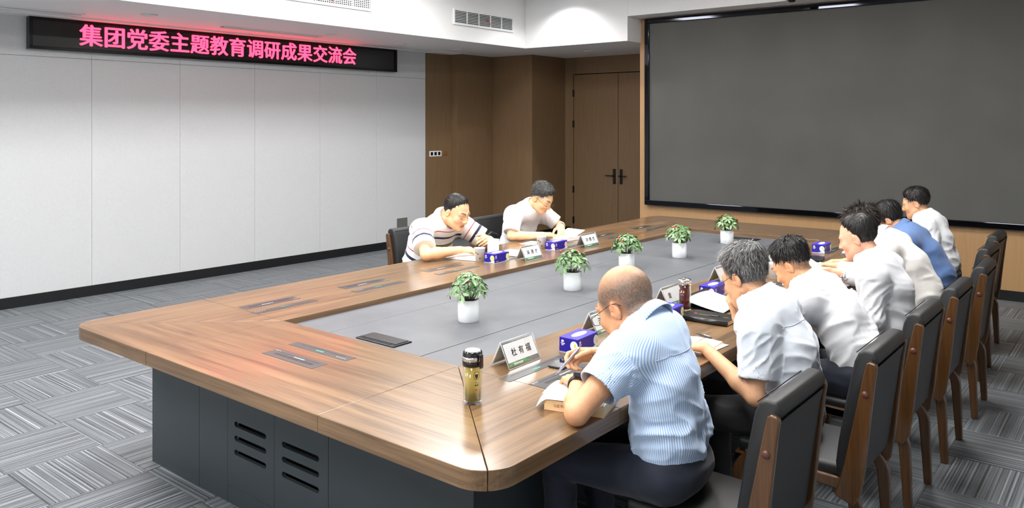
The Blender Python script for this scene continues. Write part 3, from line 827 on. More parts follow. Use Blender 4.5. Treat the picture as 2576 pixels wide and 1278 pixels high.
def plant(x, y, seed, label, spread=1.0, berries=5):
    rnd = random.Random(seed)
    t = thing('potted_plant', label, 'potted plant', (x, y, ZL), group='potted plants along the leather centre of the table')
    H = 0.112
    MB().lathe([(0.0, 0.0), (0.0525, 0.0), (0.054, 0.002), (0.0555, H), (0.0525, H), (0.051, H - 0.012), (0.0, H - 0.012)], 40, cap=False).build('pot', 'pot_white', t, True)
    MB().lathe([(0.0, H - 0.010), (0.051, H - 0.010)], 20, cap=False).build('soil', 'soil', t)
    st = MB(); tops = []
    for i in range(26):
        a = i * 2.4 + rnd.uniform(-0.3, 0.3); r0 = rnd.uniform(0.004, 0.03)
        rr_ = (0.018 + 0.074 * math.sqrt(i / 26)) * spread * rnd.uniform(0.85, 1.12)
        hz = H + (0.118 - 0.085 * (i / 26) ** 1.3) * rnd.uniform(0.85, 1.12)
        top = Vector((math.cos(a) * rr_, math.sin(a) * rr_, hz))
        b0 = Vector((math.cos(a) * r0, math.sin(a) * r0, H - 0.012))
        mid = (b0 + top) / 2 + Vector((0, 0, 0.012))
        st.tube([b0, mid, top], [0.0018, 0.0014, 0.001], 5); tops.append((top, a, rr_))
    so = st.build('stems', 'stem_green', t, True); so['kind'] = 'stuff'
    for k, (top, a, r) in enumerate(tops):
        o = bpy.data.objects.new('leaf', rnd.choice(UMB)); COL.objects.link(o); o.parent = t
        tilt = min(0.95, r / 0.075 * 0.75)
        o.matrix_local = Matrix.Translation(top) @ Matrix.Rotation(tilt, 4, Vector((-math.sin(a), math.cos(a), 0))) @ Matrix.Rotation(rnd.uniform(0, 6.28), 4, 'Z') @ Matrix.Scale(rnd.uniform(0.8, 1.12), 4)
    for k in range(berries):
        a = rnd.uniform(0, 6.28); r = rnd.uniform(0.035, 0.09) * spread; z = H + rnd.uniform(0.125, 0.15) - r * 0.4
        b = MB().lathe([(0.0, -0.0072)] + [(0.0072 * math.cos(q), 0.0072 * math.sin(q)) for q in [-1.2, -0.8, -0.4, 0, 0.4, 0.8, 1.2]] + [(0.0, 0.0072)], 12, cap=False).build('berry', 'berry_red', t, True)
        b.location = (math.cos(a) * r, math.sin(a) * r, z)
        MB().tube([(0, 0, -0.006), (-math.cos(a) * 0.01, -math.sin(a) * 0.01, -0.06)], 0.0008, 4).build('berry_stalk', 'stem_green', b)
for i, (x, y, sp_) in enumerate(((-2.747, 3.05, 1.05), (-2.765, 4.02, 1.0), (-2.87, 4.84, 1.15), (-2.805, 5.51, 1.0), (-2.815, 6.40, 0.95))):
    plant(x, y, 100 + i, 'leafy plant with red berries in white pot, %s from the vented table end' % ('first', 'second', 'third', 'fourth', 'fifth')[i], sp_)

# ---- acrylic name stands
clear_mat('acrylic', (0.97, 0.98, 0.98), 0.03)
clear_mat('acrylic_edge', (0.95, 0.97, 0.98), 0.05, (0.9, 0.93, 0.95), 0.55); M('card_white', (0.93, 0.93, 0.93), 0.5); M('ink_black', (0.01, 0.01, 0.012), 0.6)
def band_mat():
    m, n, l, b = new_mat('card_green')
    tc = n.new('ShaderNodeTexCoord'); sp = n.new('ShaderNodeSeparateXYZ'); l.new(tc.outputs['Object'], sp.inputs[0])
    f = noise(n, l, coords(n, l, 'Object', (20, 60, 1)), 2.0, 3)
    g = ramp(n, l, f, [(0.35, S(38, 120, 74)), (0.65, S(120, 176, 130))])
    h_ = ramp(n, l, sp.outputs[0], [(0.45, (0, 0, 0)), (0.75, (1, 1, 1))])
    mp = n.new('ShaderNodeMapRange'); mp.inputs[1].default_value = -0.09; mp.inputs[2].default_value = 0.09
    l.new(sp.outputs[0], mp.inputs[0])
    k = ramp(n, l, mp.outputs[0], [(0.6, (0, 0, 0)), (0.85, (1, 1, 1))])
    l.new(mix_c(n, l, k, g, S(120, 120, 124)), b.inputs['Base Color']); b.inputs['Roughness'].default_value = 0.5
band_mat()
def name_stand(x, y, rz, text, label, wob=0.0):
    """ridge along local x; text on both sloping faces"""
    t = thing('name_stand', label, 'name plate', (x, y, TZ), rz, group='acrylic tent name stands on the table')
    L, B, Hh = 0.105, 0.048, 0.100
    sl = math.hypot(B, Hh)
    for s in (1, -1):
        # s=1 face towards local -y
        up_ = Vector((0, s * B, Hh)).normalized(); out = Vector((0, -s * Hh, B)).normalized()
        org = Vector((0, -s * B, 0.0012))
        def P_(u, v, w_): return Vector((u, 0, 0)) + org + up_ * v + out * w_
        mb = MB()
        for w0, w1 in ((-0.0022, -0.0008), (0.0012, 0.0026)):
            vs = [P_(u, v, w_) for w_ in (w0, w1) for u, v in ((-L, 0), (L, 0), (L, sl), (-L, sl))]
            mb.add(vs, [(3, 2, 1, 0), (4, 5, 6, 7), (0, 1, 5, 4), (1, 2, 6, 5), (2, 3, 7, 6), (3, 0, 4, 7)])
        mb.build('acrylic_leaf', 'acrylic', t)
        ed = MB()   # polished bright edges
        for a_, b_2 in (((-L, 0), (L, 0)), ((L, 0), (L, sl)), ((L, sl), (-L, sl)), ((-L, sl), (-L, 0))):
            ed.tube([P_(a_[0], a_[1], 0.0004), P_(b_2[0], b_2[1], 0.0004)], 0.0021, 6)
        ed.build('edge_trim', 'acrylic_edge', t, True)
        c0 = sl * 0.06; c1 = sl * 0.90; Lc = L * 0.93
        card = MB().add([P_(-Lc, c0, 0.0), P_(Lc, c0, 0.0), P_(Lc, c1, 0.0), P_(-Lc, c1, 0.0), P_(-Lc, c0, 0.0004), P_(Lc, c0, 0.0004), P_(Lc, c1, 0.0004), P_(-Lc, c1, 0.0004)],
                        [(3, 2, 1, 0), (4, 5, 6, 7), (0, 1, 5, 4), (1, 2, 6, 5), (2, 3, 7, 6), (3, 0, 4, 7)]).build('card', 'card_white', t)
        bd = MB().add([(-Lc, 0, 0), (Lc, 0, 0), (Lc, 0.017, 0), (-Lc, 0.017, 0)], [(0, 1, 2, 3)]).build('green_band', 'card_green', card)
        place_plane(bd, P_(0, c0, 0.0006) , (s, 0, 0), up_)
        tx = MB()     # small print too fine to read: one white block per character
        for i in range(9): tx.box(-0.03 + i * 0.0068, -0.0032, 0, -0.03 + i * 0.0068 + 0.0056, 0.0032, 0.0002)
        place_plane(tx.build('fine_print', 'print_white', card), P_(-s * 0.038, c0 + 0.0085, 0.0009), (s, 0, 0), up_)
        for i, ch in enumerate(text):
            o = link('character', text_mesh(ch, 0.034, 'character', 'ink_black', 0.0006, shear=0.12), card)
            place_plane(o, P_(s * (-0.045 + 0.047 * i), sl * (0.52 + 0.03 * i * 0), 0.0008), (s, 0.0, 0), up_)
    return t

NS = [(-2.055, 2.578, '杜有福', 'clear name stand with three handwritten characters beside the green tea flask'),
      (-2.055, 3.228, '汤', 'clear name stand between the shaven-headed man and the lemon water'),
      (-2.06, 3.935, '黄', 'clear name stand behind the dark red tea flask'),
      (-2.10, 4.70, '', 'clear name stand in front of the grey-haired man, past the pink-flower tissue box'),
      (-2.05, 5.42, '', 'clear name stand in front of the man bent low')]
for x, y, tx, lb in NS: name_stand(x, y, PI / 2, tx, lb)
name_stand(-3.54, 4.595, PI / 2, '吴清才', 'clear name stand in front of the man in the striped polo')
name_stand(-3.55, 5.378, PI / 2, '许辉杰', 'clear name stand in front of the reading man with glasses')

# ---- tissue boxes
M('tissue_blue', S(36, 26, 150), 0.3); M('tissue_violet', S(70, 58, 200), 0.3); M('tissue_grey', S(168, 174, 178), 0.4)
M('tissue_white', (0.85, 0.86, 0.88), 0.5); M('petal_white', S(214, 228, 240), 0.45); M('petal_pink', S(238, 196, 206), 0.45); M('petal_green', S(226, 232, 160), 0.45)
M('flower_yellow', S(240, 214, 70), 0.45); M('flower_stem', S(130, 186, 60), 0.45); M('tissue_fade', S(150, 170, 230), 0.4)
def tissue_box(x, y, rz, petal, label):
    t = thing('tissue_box', label, 'tissue box', (x, y, TZ), rz, group='blue tissue boxes with lily prints')
    hx, hy, Hh = 0.047, 0.084, 0.066
    box('carton', 'tissue_blue', -hx, -hy, 0.0, hx, hy, Hh, t, 0.0018)
    MB().box(-hx + 0.001, -hy + 0.001, Hh - 0.001, hx - 0.001, hy - 0.001, Hh + 0.0004).build('lid_face', 'tissue_violet', t)
    def rnd_poly(cx, cy, rx, ry, n=28, f=lambda a: 1.0): return [(cx + rx * f(a) * math.cos(a), cy + ry * f(a) * math.sin(a)) for a in [2 * PI * i / n for i in range(n)]]
    MB().prism(rnd_poly(0, 0.004, 0.020, 0.056), Hh, Hh + 0.0008).build('opening', 'tissue_white', t)
    ti = MB()
    def tis(u, v):
        yy = -0.045 + 0.10 * u; w = math.sin(PI * min(max(u, 0.0), 1.0)) ** 0.6
        return (0.012 * (v - 0.5) * 2 * w + 0.003 * math.sin(u * 9), yy, Hh + 0.001 + 0.006 * math.sin(PI * v) * w)
    ti.grid(tis, 16, 6).build('tissue', 'tissue_white', t, True)
    # prints on the four sides: (origin, xdir, half width)
    for org, xd, hw in (((0, -hy, 0), (1, 0, 0), hx), ((hx, 0, 0), (0, 1, 0), hy), ((0, hy, 0), (-1, 0, 0), hx), ((-hx, 0, 0), (0, -1, 0), hy)):
        out = Vector(xd).cross(Vector((0, 0, 1)))
        fx = hw - 0.020
        def put(name, poly, mat, lift):
            mb = MB().add([(px, pz, 0) for px, pz in poly], [tuple(range(len(poly)))])
            o = mb.build(name, mat, t); place_plane(o, Vector(org) + out * (0.0006 + lift), xd, (0, 0, 1)); return o
        put('base_band', [(-hw, 0.0), (hw, 0.0), (hw, 0.006), (-hw, 0.006)], 'tissue_grey', 0)
        put('corner_fade', [(fx - 0.034, 0.006), (hw, 0.006), (hw, 0.024), (fx + 0.004, 0.020)], 'tissue_fade', 0)
        put('corner_patch', [(fx - 0.018, 0.006), (hw, 0.006), (hw, 0.021), (fx + 0.006, 0.016)], 'tissue_white', 0.0001)
        put('petal', [(q[0], max(q[1], 0.010)) for q in rnd_poly(fx, 0.034, 0.019, 0.021, 28, lambda a: 1 + 0.10 * math.cos(a - 1.2))], petal, 0.0002)
        put('flower_stem', [(fx + 0.008, 0.034), (fx + 0.014, 0.030), (fx + 0.019, 0.018), (fx + 0.013, 0.022)], 'flower_stem', 0.0003)
        put('flower_heart', rnd_poly(fx + 0.006, 0.038, 0.0045, 0.0085, 16), 'flower_yellow', 0.0004)
        lg = put('brand_leaf', [(-hw + 0.017 + 0.0085 * math.cos(a) * (0.8 + 0.2 * math.cos(9 * a)), 0.051 + 0.0062 * math.sin(a) * (0.8 + 0.2 * math.cos(9 * a))) for a in [2 * PI * i / 45 for i in range(45)]], 'print_white', 0.0002)
        tx = link('brand_lettering', text_mesh('Vinda', 0.0095, 'brand_lettering', 'print_white', 0.0003), t)
        place_plane(tx, Vector(org) + out * 0.0009 + Vector(xd) * (-hw + 0.018) + Vector((0, 0, 0.041)), xd, (0, 0, 1))
        tx = link('brand_lettering', text_mesh('维达', 0.0055, 'brand_lettering', 'print_white', 0.0002), t)
        place_plane(tx, Vector(org) + out * 0.0009 + Vector(xd) * (-hw + 0.017) + Vector((0, 0, 0.034)), xd, (0, 0, 1))
        if hw > 0.06:
            tx = MB()
            for i in range(6): tx.box(-0.015 + i * 0.005, -0.0018, 0, -0.0112 + i * 0.005, 0.0018, 0.0001)
            tx = tx.build('fine_print', 'print_white', t)
            place_plane(tx, Vector(org) + out * 0.0009 + Vector(xd) * (-hw + 0.030) + Vector((0, 0, 0.014)), xd, (0, 0, 1))
tissue_box(-1.958, 2.895, 0.05, 'petal_white', 'blue tissue box with white lily print beside the phone')
tissue_box(-1.905, 3.62, 0.06, 'petal_green', 'blue tissue box with greenish lily behind the shaven-headed man')
tissue_box(-1.968, 4.28, 0.02, 'petal_pink', 'blue tissue box with pink lily behind the dark red tea flask')
tissue_box(-1.985, 6.26, 0.02, 'petal_white', 'blue tissue box in front of the man with receding hair')
tissue_box(-3.655, 4.36, 0.02, 'petal_green', 'blue tissue box with yellow-green lily before the striped polo man')
tissue_box(-3.652, 5.085, 0.02, 'petal_pink', 'blue tissue box with pale pink lily before the reading man')

# ---- flasks, glasses, cups
clear_mat('clear_glass', (0.97, 0.985, 0.98), 0.01); clear_mat('lemon_water', (0.98, 0.97, 0.84), 0.01, S(236, 232, 190), 0.12)
clear_mat('green_tea', S(240, 226, 150), 0.03, S(226, 206, 110), 0.55); clear_mat('red_tea', S(190, 84, 36), 0.02, S(120, 34, 10), 0.45)
M('flask_black', (0.008, 0.008, 0.009), 0.08); M('steel', (0.7, 0.69, 0.67), 0.16, 1.0); M('flask_white', (0.85, 0.85, 0.86), 0.3)
M('tea_leaf', S(122, 124, 42), 0.6); M('tea_flower', S(226, 200, 50), 0.6); M('mark_dark', S(40, 42, 36), 0.5); M('mark_red', S(200, 60, 40), 0.5)
def green_flask():
    p = at_z(1189, 1012, TZ)
    t = thing('tea_flask', 'tall glass tea flask of green tea with black lid and silver band', 'flask', p, 0.4)
    r = 0.0355; hb = 0.135
    MB().lathe([(0.0, 0.002), (r - 0.003, 0.0), (r, 0.003), (r, hb), (r - 0.0035, hb), (r - 0.0035, 0.012), (0.0, 0.012)], 40, cap=False).build('glass_body', 'clear_glass', t, True)
    MB().lathe([(0.0, 0.0125), (r - 0.004, 0.0125), (r - 0.004, hb - 0.004), (0.0, hb - 0.004)], 40, cap=False).build('tea', 'green_tea', t, True)
    rnd = random.Random(5); mb = MB(); mf = MB()
    for i in range(700):
        a = rnd.uniform(0, 6.28); rr_ = (r - 0.0045) * math.sqrt(rnd.random()) * 1.0; 
        if rnd.random() < 0.75: rr_ = r - 0.0042
        z = 0.014 + 0.034 * rnd.random(); d = Vector((rnd.gauss(0, 1), rnd.gauss(0, 1), rnd.gauss(0, 0.5))).normalized() * rnd.uniform(0.003, 0.007)
        tang = Vector((-math.sin(a), math.cos(a), 0)); d = tang * d.x + Vector((0, 0, d.y)) 
        c = Vector((rr_ * math.cos(a), rr_ * math.sin(a), z)); s_ = d.cross(Vector((math.cos(a), math.sin(a), 0))).normalized() * 0.0006
        (mf if z > 0.040 and rnd.random() < 0.6 else mb).add([c - d, c + s_, c + d, c - s_], [(0, 1, 2, 3)])
    o = mb.build('tea_leaves', 'tea_leaf', t); o['kind'] = 'stuff'
    o = mf.build('chrysanthemum_petals', 'tea_flower', t); o['kind'] = 'stuff'
    MB().lathe([(0.0, 0.013), (r - 0.006, 0.013), (r - 0.006, 0.044), (0.0, 0.046)], 24, cap=False).build('leaf_bed', 'tea_leaf', t, True)
    MB().lathe([(r - 0.001, hb - 0.003), (r + 0.0012, hb - 0.002), (r + 0.0012, hb + 0.016), (r - 0.0005, hb + 0.017)], 40, cap=True).build('lid_base', 'flask_black', t, True)
    MB().lathe([(r + 0.0005, hb + 0.016), (r + 0.0018, hb + 0.018), (r + 0.0018, hb + 0.029), (r + 0.0005, hb + 0.031)], 40).build('silver_band', 'steel', t, True)
    MB().lathe([(r + 0.0006, hb + 0.031), (r - 0.001, hb + 0.045), (r - 0.004, hb + 0.049), (r - 0.008, hb + 0.050), (0.0, hb + 0.050)], 40, cap=False).build('lid_cap', 'flask_black', t, True)
    MB().lathe([(0.0, hb + 0.0512), (r - 0.0085, hb + 0.0512), (r - 0.0075, hb + 0.0495)], 36, cap=False).build('lid_disc', 'flask_white', t, True)
    hd = MB().box(r - 0.002, -0.007, hb + 0.036, r + 0.016, 0.007, hb + 0.043).box(r + 0.009, -0.007, hb - 0.004, r + 0.016, 0.007, hb + 0.036).build('carry_loop', 'flask_black', t, False, 0.002)
    hd.rotation_euler = (0, 0, -0.55)
    # printed emblem on the glass
    def wrap(name, poly, mat, a0, z0):
        vs = [((r + 0.0006) * math.cos(a0 + u / r), (r + 0.0006) * math.sin(a0 + u / r), z0 + v) for u, v in poly]
        return MB().add(vs, [tuple(range(len(vs)))]).build(name, mat, t)
    a0 = -0.85
    ring = MB(); n = 28
    for i in range(n):
        a, b2 = 2 * PI * i / n, 2 * PI * (i + 1) / n
        q = [(0.011 * math.cos(a), 0.015 * math.sin(a)), (0.011 * math.cos(b2), 0.015 * math.sin(b2)), (0.0095 * math.cos(b2), 0.0132 * math.sin(b2)), (0.0095 * math.cos(a), 0.0132 * math.sin(a))]
        ring.add([((r + 0.0006) * math.cos(a0 + u / r), (r + 0.0006) * math.sin(a0 + u / r), 0.104 + v) for u, v in q], [(0, 1, 2, 3)])
    ring.build('emblem_ring', 'mark_dark', t)
    wrap('emblem', [(0.006 * math.cos(q), 0.008 * math.sin(q) + 0.003 * math.cos(2 * q)) for q in [2 * PI * i / 20 for i in range(20)]], 'mark_dark', a0, 0.104)
    me = text_mesh('Tea', 0.0095, 'lettering', 'mark_dark', 0.0, shear=0.3)
    for v in me.vertices:
        u, w_ = v.co.x, v.co.y; v.co = ((r + 0.0007) * math.cos(a0 + u / r), (r + 0.0007) * math.sin(a0 + u / r), 0.080 + w_)
    link('lettering', me, t)
    for k in range(2): wrap('fine_print', [(-0.006 + k * 0.007, -0.003), (-0.001 + k * 0.007, -0.003), (-0.001 + k * 0.007, 0.003), (-0.006 + k * 0.007, 0.002)], 'mark_dark', a0, 0.071)
    wrap('red_seal', [(-0.003, -0.004), (0.003, -0.004), (0.003, 0.004), (-0.003, 0.004)], 'mark_red', a0, 0.054)
green_flask()
def red_flask():
    p = at_z(1722, 790, TZ)
    t = thing('tea_flask', 'double-walled glass flask of dark red tea with steel lid and base', 'flask', p)
    r = 0.0335
    MB().lathe([(0.0, 0.0), (r - 0.001, 0.0), (r, 0.002), (r, 0.028), (r - 0.001, 0.030)], 36, cap=False).build('steel_base', 'steel', t, True)
    MB().lathe([(r - 0.001, 0.030), (r + 0.0005, 0.032), (r + 0.0005, 0.150), (r - 0.0025, 0.150), (r - 0.0025, 0.032)], 36, cap=False).build('outer_glass', 'clear_glass', t, True)
    MB().lathe([(0.0, 0.034), (r - 0.008, 0.034), (r - 0.0065, 0.040), (r - 0.0065, 0.056), (r - 0.010, 0.060), (r - 0.0065, 0.064), (r - 0.0065, 0.146), (0.0, 0.146)], 36, cap=False).build('tea', 'red_tea', t, True)
    MB().lathe([(r - 0.008, 0.0605), (r - 0.004, 0.0605), (r - 0.004, 0.0625), (r - 0.008, 0.0625)], 36, cap=False).build('inner_ring', 'clear_glass', t, True)
    MB().lathe([(r - 0.001, 0.150), (r, 0.1505), (r, 0.153), (r - 0.001, 0.1535)], 36).build('gasket', 'flask_black', t, True)
    MB().lathe([(r, 0.1535), (r + 0.001, 0.155), (r + 0.001, 0.178), (r - 0.002, 0.182), (0.017, 0.184), (0.015, 0.1865), (0.0, 0.187)], 36, cap=False).build('lid', 'steel', t, True)
red_flask()
def tumbler():
    p = at_z(1551, 868, TZ)
    t = thing('drinking_glass', 'straight glass of water with lemon slices beside the tissue box', 'glass', p)
    r = 0.031
    MB().lathe([(0.0, 0.0), (r - 0.002, 0.0), (r - 0.001, 0.002), (r, 0.115), (r - 0.0025, 0.115), (r - 0.003, 0.014), (0.0, 0.012)], 36, cap=False).build('glass_body', 'clear_glass', t, True)
    MB().lathe([(0.0, 0.0145), (r - 0.0035, 0.0145), (r - 0.003, 0.085), (0.0, 0.085)], 36, cap=False).build('water', 'lemon_water', t, True)
    M('lemon_rind', S(232, 208, 60), 0.5); M('lemon_flesh', S(238, 224, 120), 0.35); M('lemon_core', S(150, 120, 50), 0.5)
    for k, (z, a, tl_, dx) in enumerate(((0.040, 0.3, 1.25, 0.004), (0.062, 1.9, 1.0, -0.004), (0.03, 2.6, 1.15, 0.0))):
        sl = MB().lathe([(0.0, -0.002), (0.021, -0.002), (0.0225, 0), (0.021, 0.002), (0.0, 0.002)], 28, cap=False).build('lemon_slice', 'lemon_flesh', t, True)
        sl.matrix_local = Matrix.Translation((dx, dx * 0.5, z)) @ Matrix.Rotation(a, 4, 'Z') @ Matrix.Rotation(tl_, 4, 'X')
        MB().lathe([(0.0205, -0.0024), (0.0235, -0.0024), (0.0235, 0.0024), (0.0205, 0.0024)], 28).build('rind', 'lemon_rind', sl, True)
        seg = MB()
        for i in range(8):
            b2 = 2 * PI * i / 8; seg.box(0, 0, 0, 0, 0, 0) if False else seg.add([(math.cos(b2) * 0.003, math.sin(b2) * 0.003, 0.0026), (math.cos(b2 - 0.06) * 0.019, math.sin(b2 - 0.06) * 0.019, 0.0026), (math.cos(b2 + 0.06) * 0.019, math.sin(b2 + 0.06) * 0.019, 0.0026)], [(0, 1, 2)])
        seg.build('membrane', 'tissue_white', sl)
        MB().lathe([(0.0, 0.003), (0.003, 0.003), (0.0035, 0.0)], 10, cap=False).build('core', 'lemon_core', sl)
tumbler()
M('paper_cup', (0.84, 0.84, 0.83), 0.55)
def paper_cup(x, y, label, s=1.0, mark='mark_dark'):
    t = thing('paper_cup', label, 'cup', (x, y, TZ))
    MB().lathe([(0.0, 0.004), (0.0285 * s, 0.004), (0.0285 * s, 0.0), (0.030 * s, 0.0), (0.040 * s, 0.092 * s), (0.0415 * s, 0.094 * s), (0.0415 * s, 0.0955 * s), (0.0395 * s, 0.0955 * s), (0.0385 * s, 0.090 * s), (0.0280 * s, 0.006), (0.0, 0.006)], 36, cap=False).build('cup_wall', 'paper_cup', t, True)
    MB().lathe([(0.0, 0.075 * s), (0.0372 * s, 0.075 * s)], 28, cap=False).build('water', 'lemon_water', t)
    for k in range(3):
        a = -1.4 + k * 0.4 - 0.2
        def cp(u, z): rr_ = (0.030 + 0.010 * z / 0.092) * s + 0.0005; return (rr_ * math.cos(a + u / rr_), rr_ * math.sin(a + u / rr_), z * s)
        zz = (0.060, 0.052, 0.02)[k]
        MB().add([cp(-0.004, zz), cp(0.004, zz), cp(0.005, zz + 0.007), cp(0.0, zz + 0.010), cp(-0.004, zz + 0.006)], [(0, 1, 2, 3, 4)]).build('printed_mark', mark, t)
paper_cup(-3.765, 4.30, 'white paper cup in front of the striped polo man')
paper_cup(-3.768, 5.045, 'white paper cup in front of the reading man with glasses')
paper_cup(-1.875, 4.99, 'white paper cup beside the forehead of the man bent low', 1.05, 'mark_red')
paper_cup(-1.80, 5.16, 'white paper cup standing behind another cup, before the bent man', 1.0)

# ---- phone, pens
M('phone_glass', (0.01, 0.011, 0.013), 0.03); M('phone_edge', (0.02, 0.02, 0.02), 0.35); M('pen_silver', S(150, 152, 166), 0.25, 0.7); M('pen_white', (0.75, 0.75, 0.76), 0.3); M('pen_black', (0.01, 0.01, 0.01), 0.3); M('pen_gold', S(200, 160, 60), 0.3, 0.6)
t = thing('smartphone', 'black smartphone in a clear case beside the name stand', 'phone', (-1.882, 2.68, TZ + 0.0018), 0.10)
box('case', 'phone_edge', -0.036, -0.077, 0.0, 0.036, 0.077, 0.008, t, 0.003)
box('screen', 'phone_glass', -0.034, -0.075, 0.0078, 0.034, 0.075, 0.0088, t, 0.0006)
for k in (-0.4, 0.1): box('side_button', 'steel', 0.0355, 0.04 * k, 0.003, 0.0368, 0.04 * k + 0.014, 0.0055, t)
def pen(p0, p1, label, body='pen_silver', r=0.0045):
    p0, p1 = Vector(p0), Vector(p1); d = p1 - p0; L = d.length
    t = thing('pen', label, 'pen', p0)
    t.rotation_mode = 'QUATERNION'; t.rotation_quaternion = d.to_track_quat('Z', 'Y')
    MB().lathe([(0.0, 0.0), (0.0006, 0.0), (0.0011, 0.004), (0.0011, 0.006)], 12, cap=False).build('nib', 'steel', t, True)
    MB().lathe([(0.0011, 0.005), (r * 0.55, 0.014), (r, 0.034), (r, 0.045)], 14, cap=False).build('grip', body, t, True)
    MB().lathe([(r, 0.045), (r * 1.02, 0.06), (r, L - 0.012), (r * 0.7, L - 0.008), (r * 0.5, L), (0.0, L)], 14, cap=False).build('barrel', body, t, True)
    box('clip', 'steel', -0.0013, r * 0.9, L - 0.048, 0.0013, r + 0.0022, L - 0.012, t, 0.0004)
    return t

# ---- books, papers, folders
M('paper', (0.86, 0.86, 0.85), 0.6); M('page_edge', S(232, 214, 176), 0.7); M('cover_cream', S(232, 200, 152), 0.5); M('cover_black', (0.012, 0.012, 0.013), 0.32); M('print_red', S(150, 50, 40), 0.6); M('cover_grey', S(120, 120, 122), 0.5); M('cover_red', S(190, 40, 40), 0.5); M('print_grey', S(150, 150, 152), 0.7)
def sheet(name, fn, parent, mat='paper', nu=16, nv=10, th=0.0006):
    return MB().grid(fn, nu, nv).build(name, mat, parent, True, solid=th)
def text_lines(parent, x0, x1, y0, n, dy, z, mat='print_grey'):
    for i in range(n):
        MB().box(x0, y0 - i * dy - 0.0012, z, x1 - (0.02 if i == n - 1 else 0), y0 - i * dy + 0.0012, z + 0.0002).build('text_line', mat, parent)
def open_book(x, y, rz, w, hgt, th, label, cover='cover_black', arch=0.012, lines=True, cat='book', name='open_book'):
    """local x across the spread (spine at 0), local y along the spine"""
    t = thing(name, label, cat, (x, y, TZ), rz)
    box('cover', cover, -w - 0.004, -hgt / 2 - 0.004, 0.0, w + 0.004, hgt / 2 + 0.004, 0.003, t, 0.0008)
    for s in (-1, 1):
        mb = MB(); n = 12
        prof = [(s * w * i / n, 0.003 + th * (1 - 0.25 * i / n) + arch * math.sin(PI * min(1, i / n * 1.35)) * (1 - i / n) ** 0.6) for i in range(n + 1)]
        poly = [(p, 0.003) for p, _ in (prof[0], prof[-1])]
        pts = prof + [(s * w, 0.003), (0, 0.003)]
        if s > 0: pts = pts[::-1]
        mb.prism(pts, -hgt / 2, hgt / 2, lambda a, b2, c: (a, c, b2))
        pg = mb.build('page_block', 'paper', t, True); pg.data.polygons.foreach_set('use_smooth', [False] * len(pg.data.polygons))
        if lines:
            for i in range(9):
                yy = hgt / 2 - 0.025 - i * (hgt - 0.05) / 8
                xa, xb = s * w * 0.45, s * w * 0.92
                z = lambda X: 0.003 + th * (1 - 0.25 * abs(X) / w) + arch * math.sin(PI * min(1, abs(X) / w * 1.35)) * (1 - abs(X) / w) ** 0.6 + 0.0006
                MB().add([(xa, yy - 0.0009, z(xa)), (xb, yy - 0.0009, z(xb)), (xb, yy + 0.0009, z(xb)), (xa, yy + 0.0009, z(xa))], [(0, 1, 2, 3)]).build('text_line', 'print_grey', pg)
    return t
# thick cream book under the shaven-headed man's hands, spine towards the vented end
t = thing('thick_book', 'thick cream book with red spine lettering, open page lying across it', 'book', (-1.555, 2.312, TZ), 0.27)
box('page_block', 'page_edge', -0.105, -0.070, 0.003, 0.103, 0.078, 0.034, t, 0.001)
box('back_cover', 'cover_cream', -0.108, -0.078, 0.0, 0.106, 0.080, 0.003, t, 0.0006)
box('spine', 'cover_cream', -0.108, -0.078, 0.0, 0.106, -0.072, 0.037, t, 0.0015)
box('cover_edge', 'cover_red', -0.108, -0.0786, 0.0, 0.106, -0.0775, 0.0012, t)
tx = link('spine_lettering', text_mesh('习近平著作选读', 0.0125, 'spine_lettering', 'print_red', 0.0001, space=1.05), t); place_plane(tx, (-0.03, -0.0786, 0.019), (1, 0, 0), (0, 0, 1))
tx = link('spine_lettering', text_mesh('第一卷', 0.0095, 'spine_lettering', 'print_red', 0.0001, space=1.05), t); place_plane(tx, (0.052, -0.0786, 0.019), (1, 0, 0), (0, 0, 1))
def pg1(u, v):
    x_ = -0.135 + 0.235 * u; y_ = -0.085 + 0.20 * v
    z_ = 0.0385 + 0.010 * math.sin(PI * min(1, v * 1.1)) * (1 - u) - 0.030 * max(0, (0.18 - u) / 0.18) ** 1.6 + 0.004 * math.sin(v * 5 + u * 3)
    return (x_ - 0.02 * v, y_, z_)
sheet('open_page', pg1, t, nu=24, nv=14)
def pg2(u, v):
    x_ = -0.165 + 0.10 * u; y_ = 0.05 + 0.16 * v
    return (x_ + 0.06 * u * v, y_, 0.036 - 0.028 * (1 - u) ** 1.5 + 0.006 * math.sin(PI * v))
sheet('turned_page', pg2, t)
# grey-haired man's open notebook with a pen, loose sheet below, black folio and folder
nb = open_book(-1.585, 3.275, 0.06, 0.085, 0.19, 0.008, 'open white notebook beside the shaven-headed man\'s back', 'cover_cream', 0.004, lines=False, cat='notebook', name='notebook')
MB().tube([(0, -0.095, 0.014), (0, -0.075, 0.016), (0.0, 0.08, 0.015)], 0.003, 8).build('binding_rod', 'page_edge', nb, True)
t = thing('loose_paper', 'loose white sheet sticking out under the open notebook', 'paper', (-1.525, 3.255, TZ + 0.0004), -0.10)
sheet('sheet', lambda u, v: (-0.03 + 0.075 * u, -0.085 + 0.20 * v, 0.0007 + 0.0015 * u * v), t, th=0.0004)
pen((-1.645, 3.385, TZ + 0.0225), (-1.545, 3.352, TZ + 0.0215), 'black and gold pen lying on the open notebook', 'pen_black', 0.005)
t = thing('black_folio', 'closed black zip folio with red emblem and gold lettering', 'folder', (-1.722, 3.735, TZ), 0.02)
box('lower_cover', 'cover_black', -0.120, -0.078, 0.0, 0.112, 0.078, 0.004, t, 0.0015)
box('page_block', 'page_edge', -0.108, -0.068, 0.004, 0.110, 0.074, 0.022, t, 0.001)
box('upper_cover', 'cover_black', -0.120, -0.078, 0.022, 0.112, 0.078, 0.026, t, 0.0015)
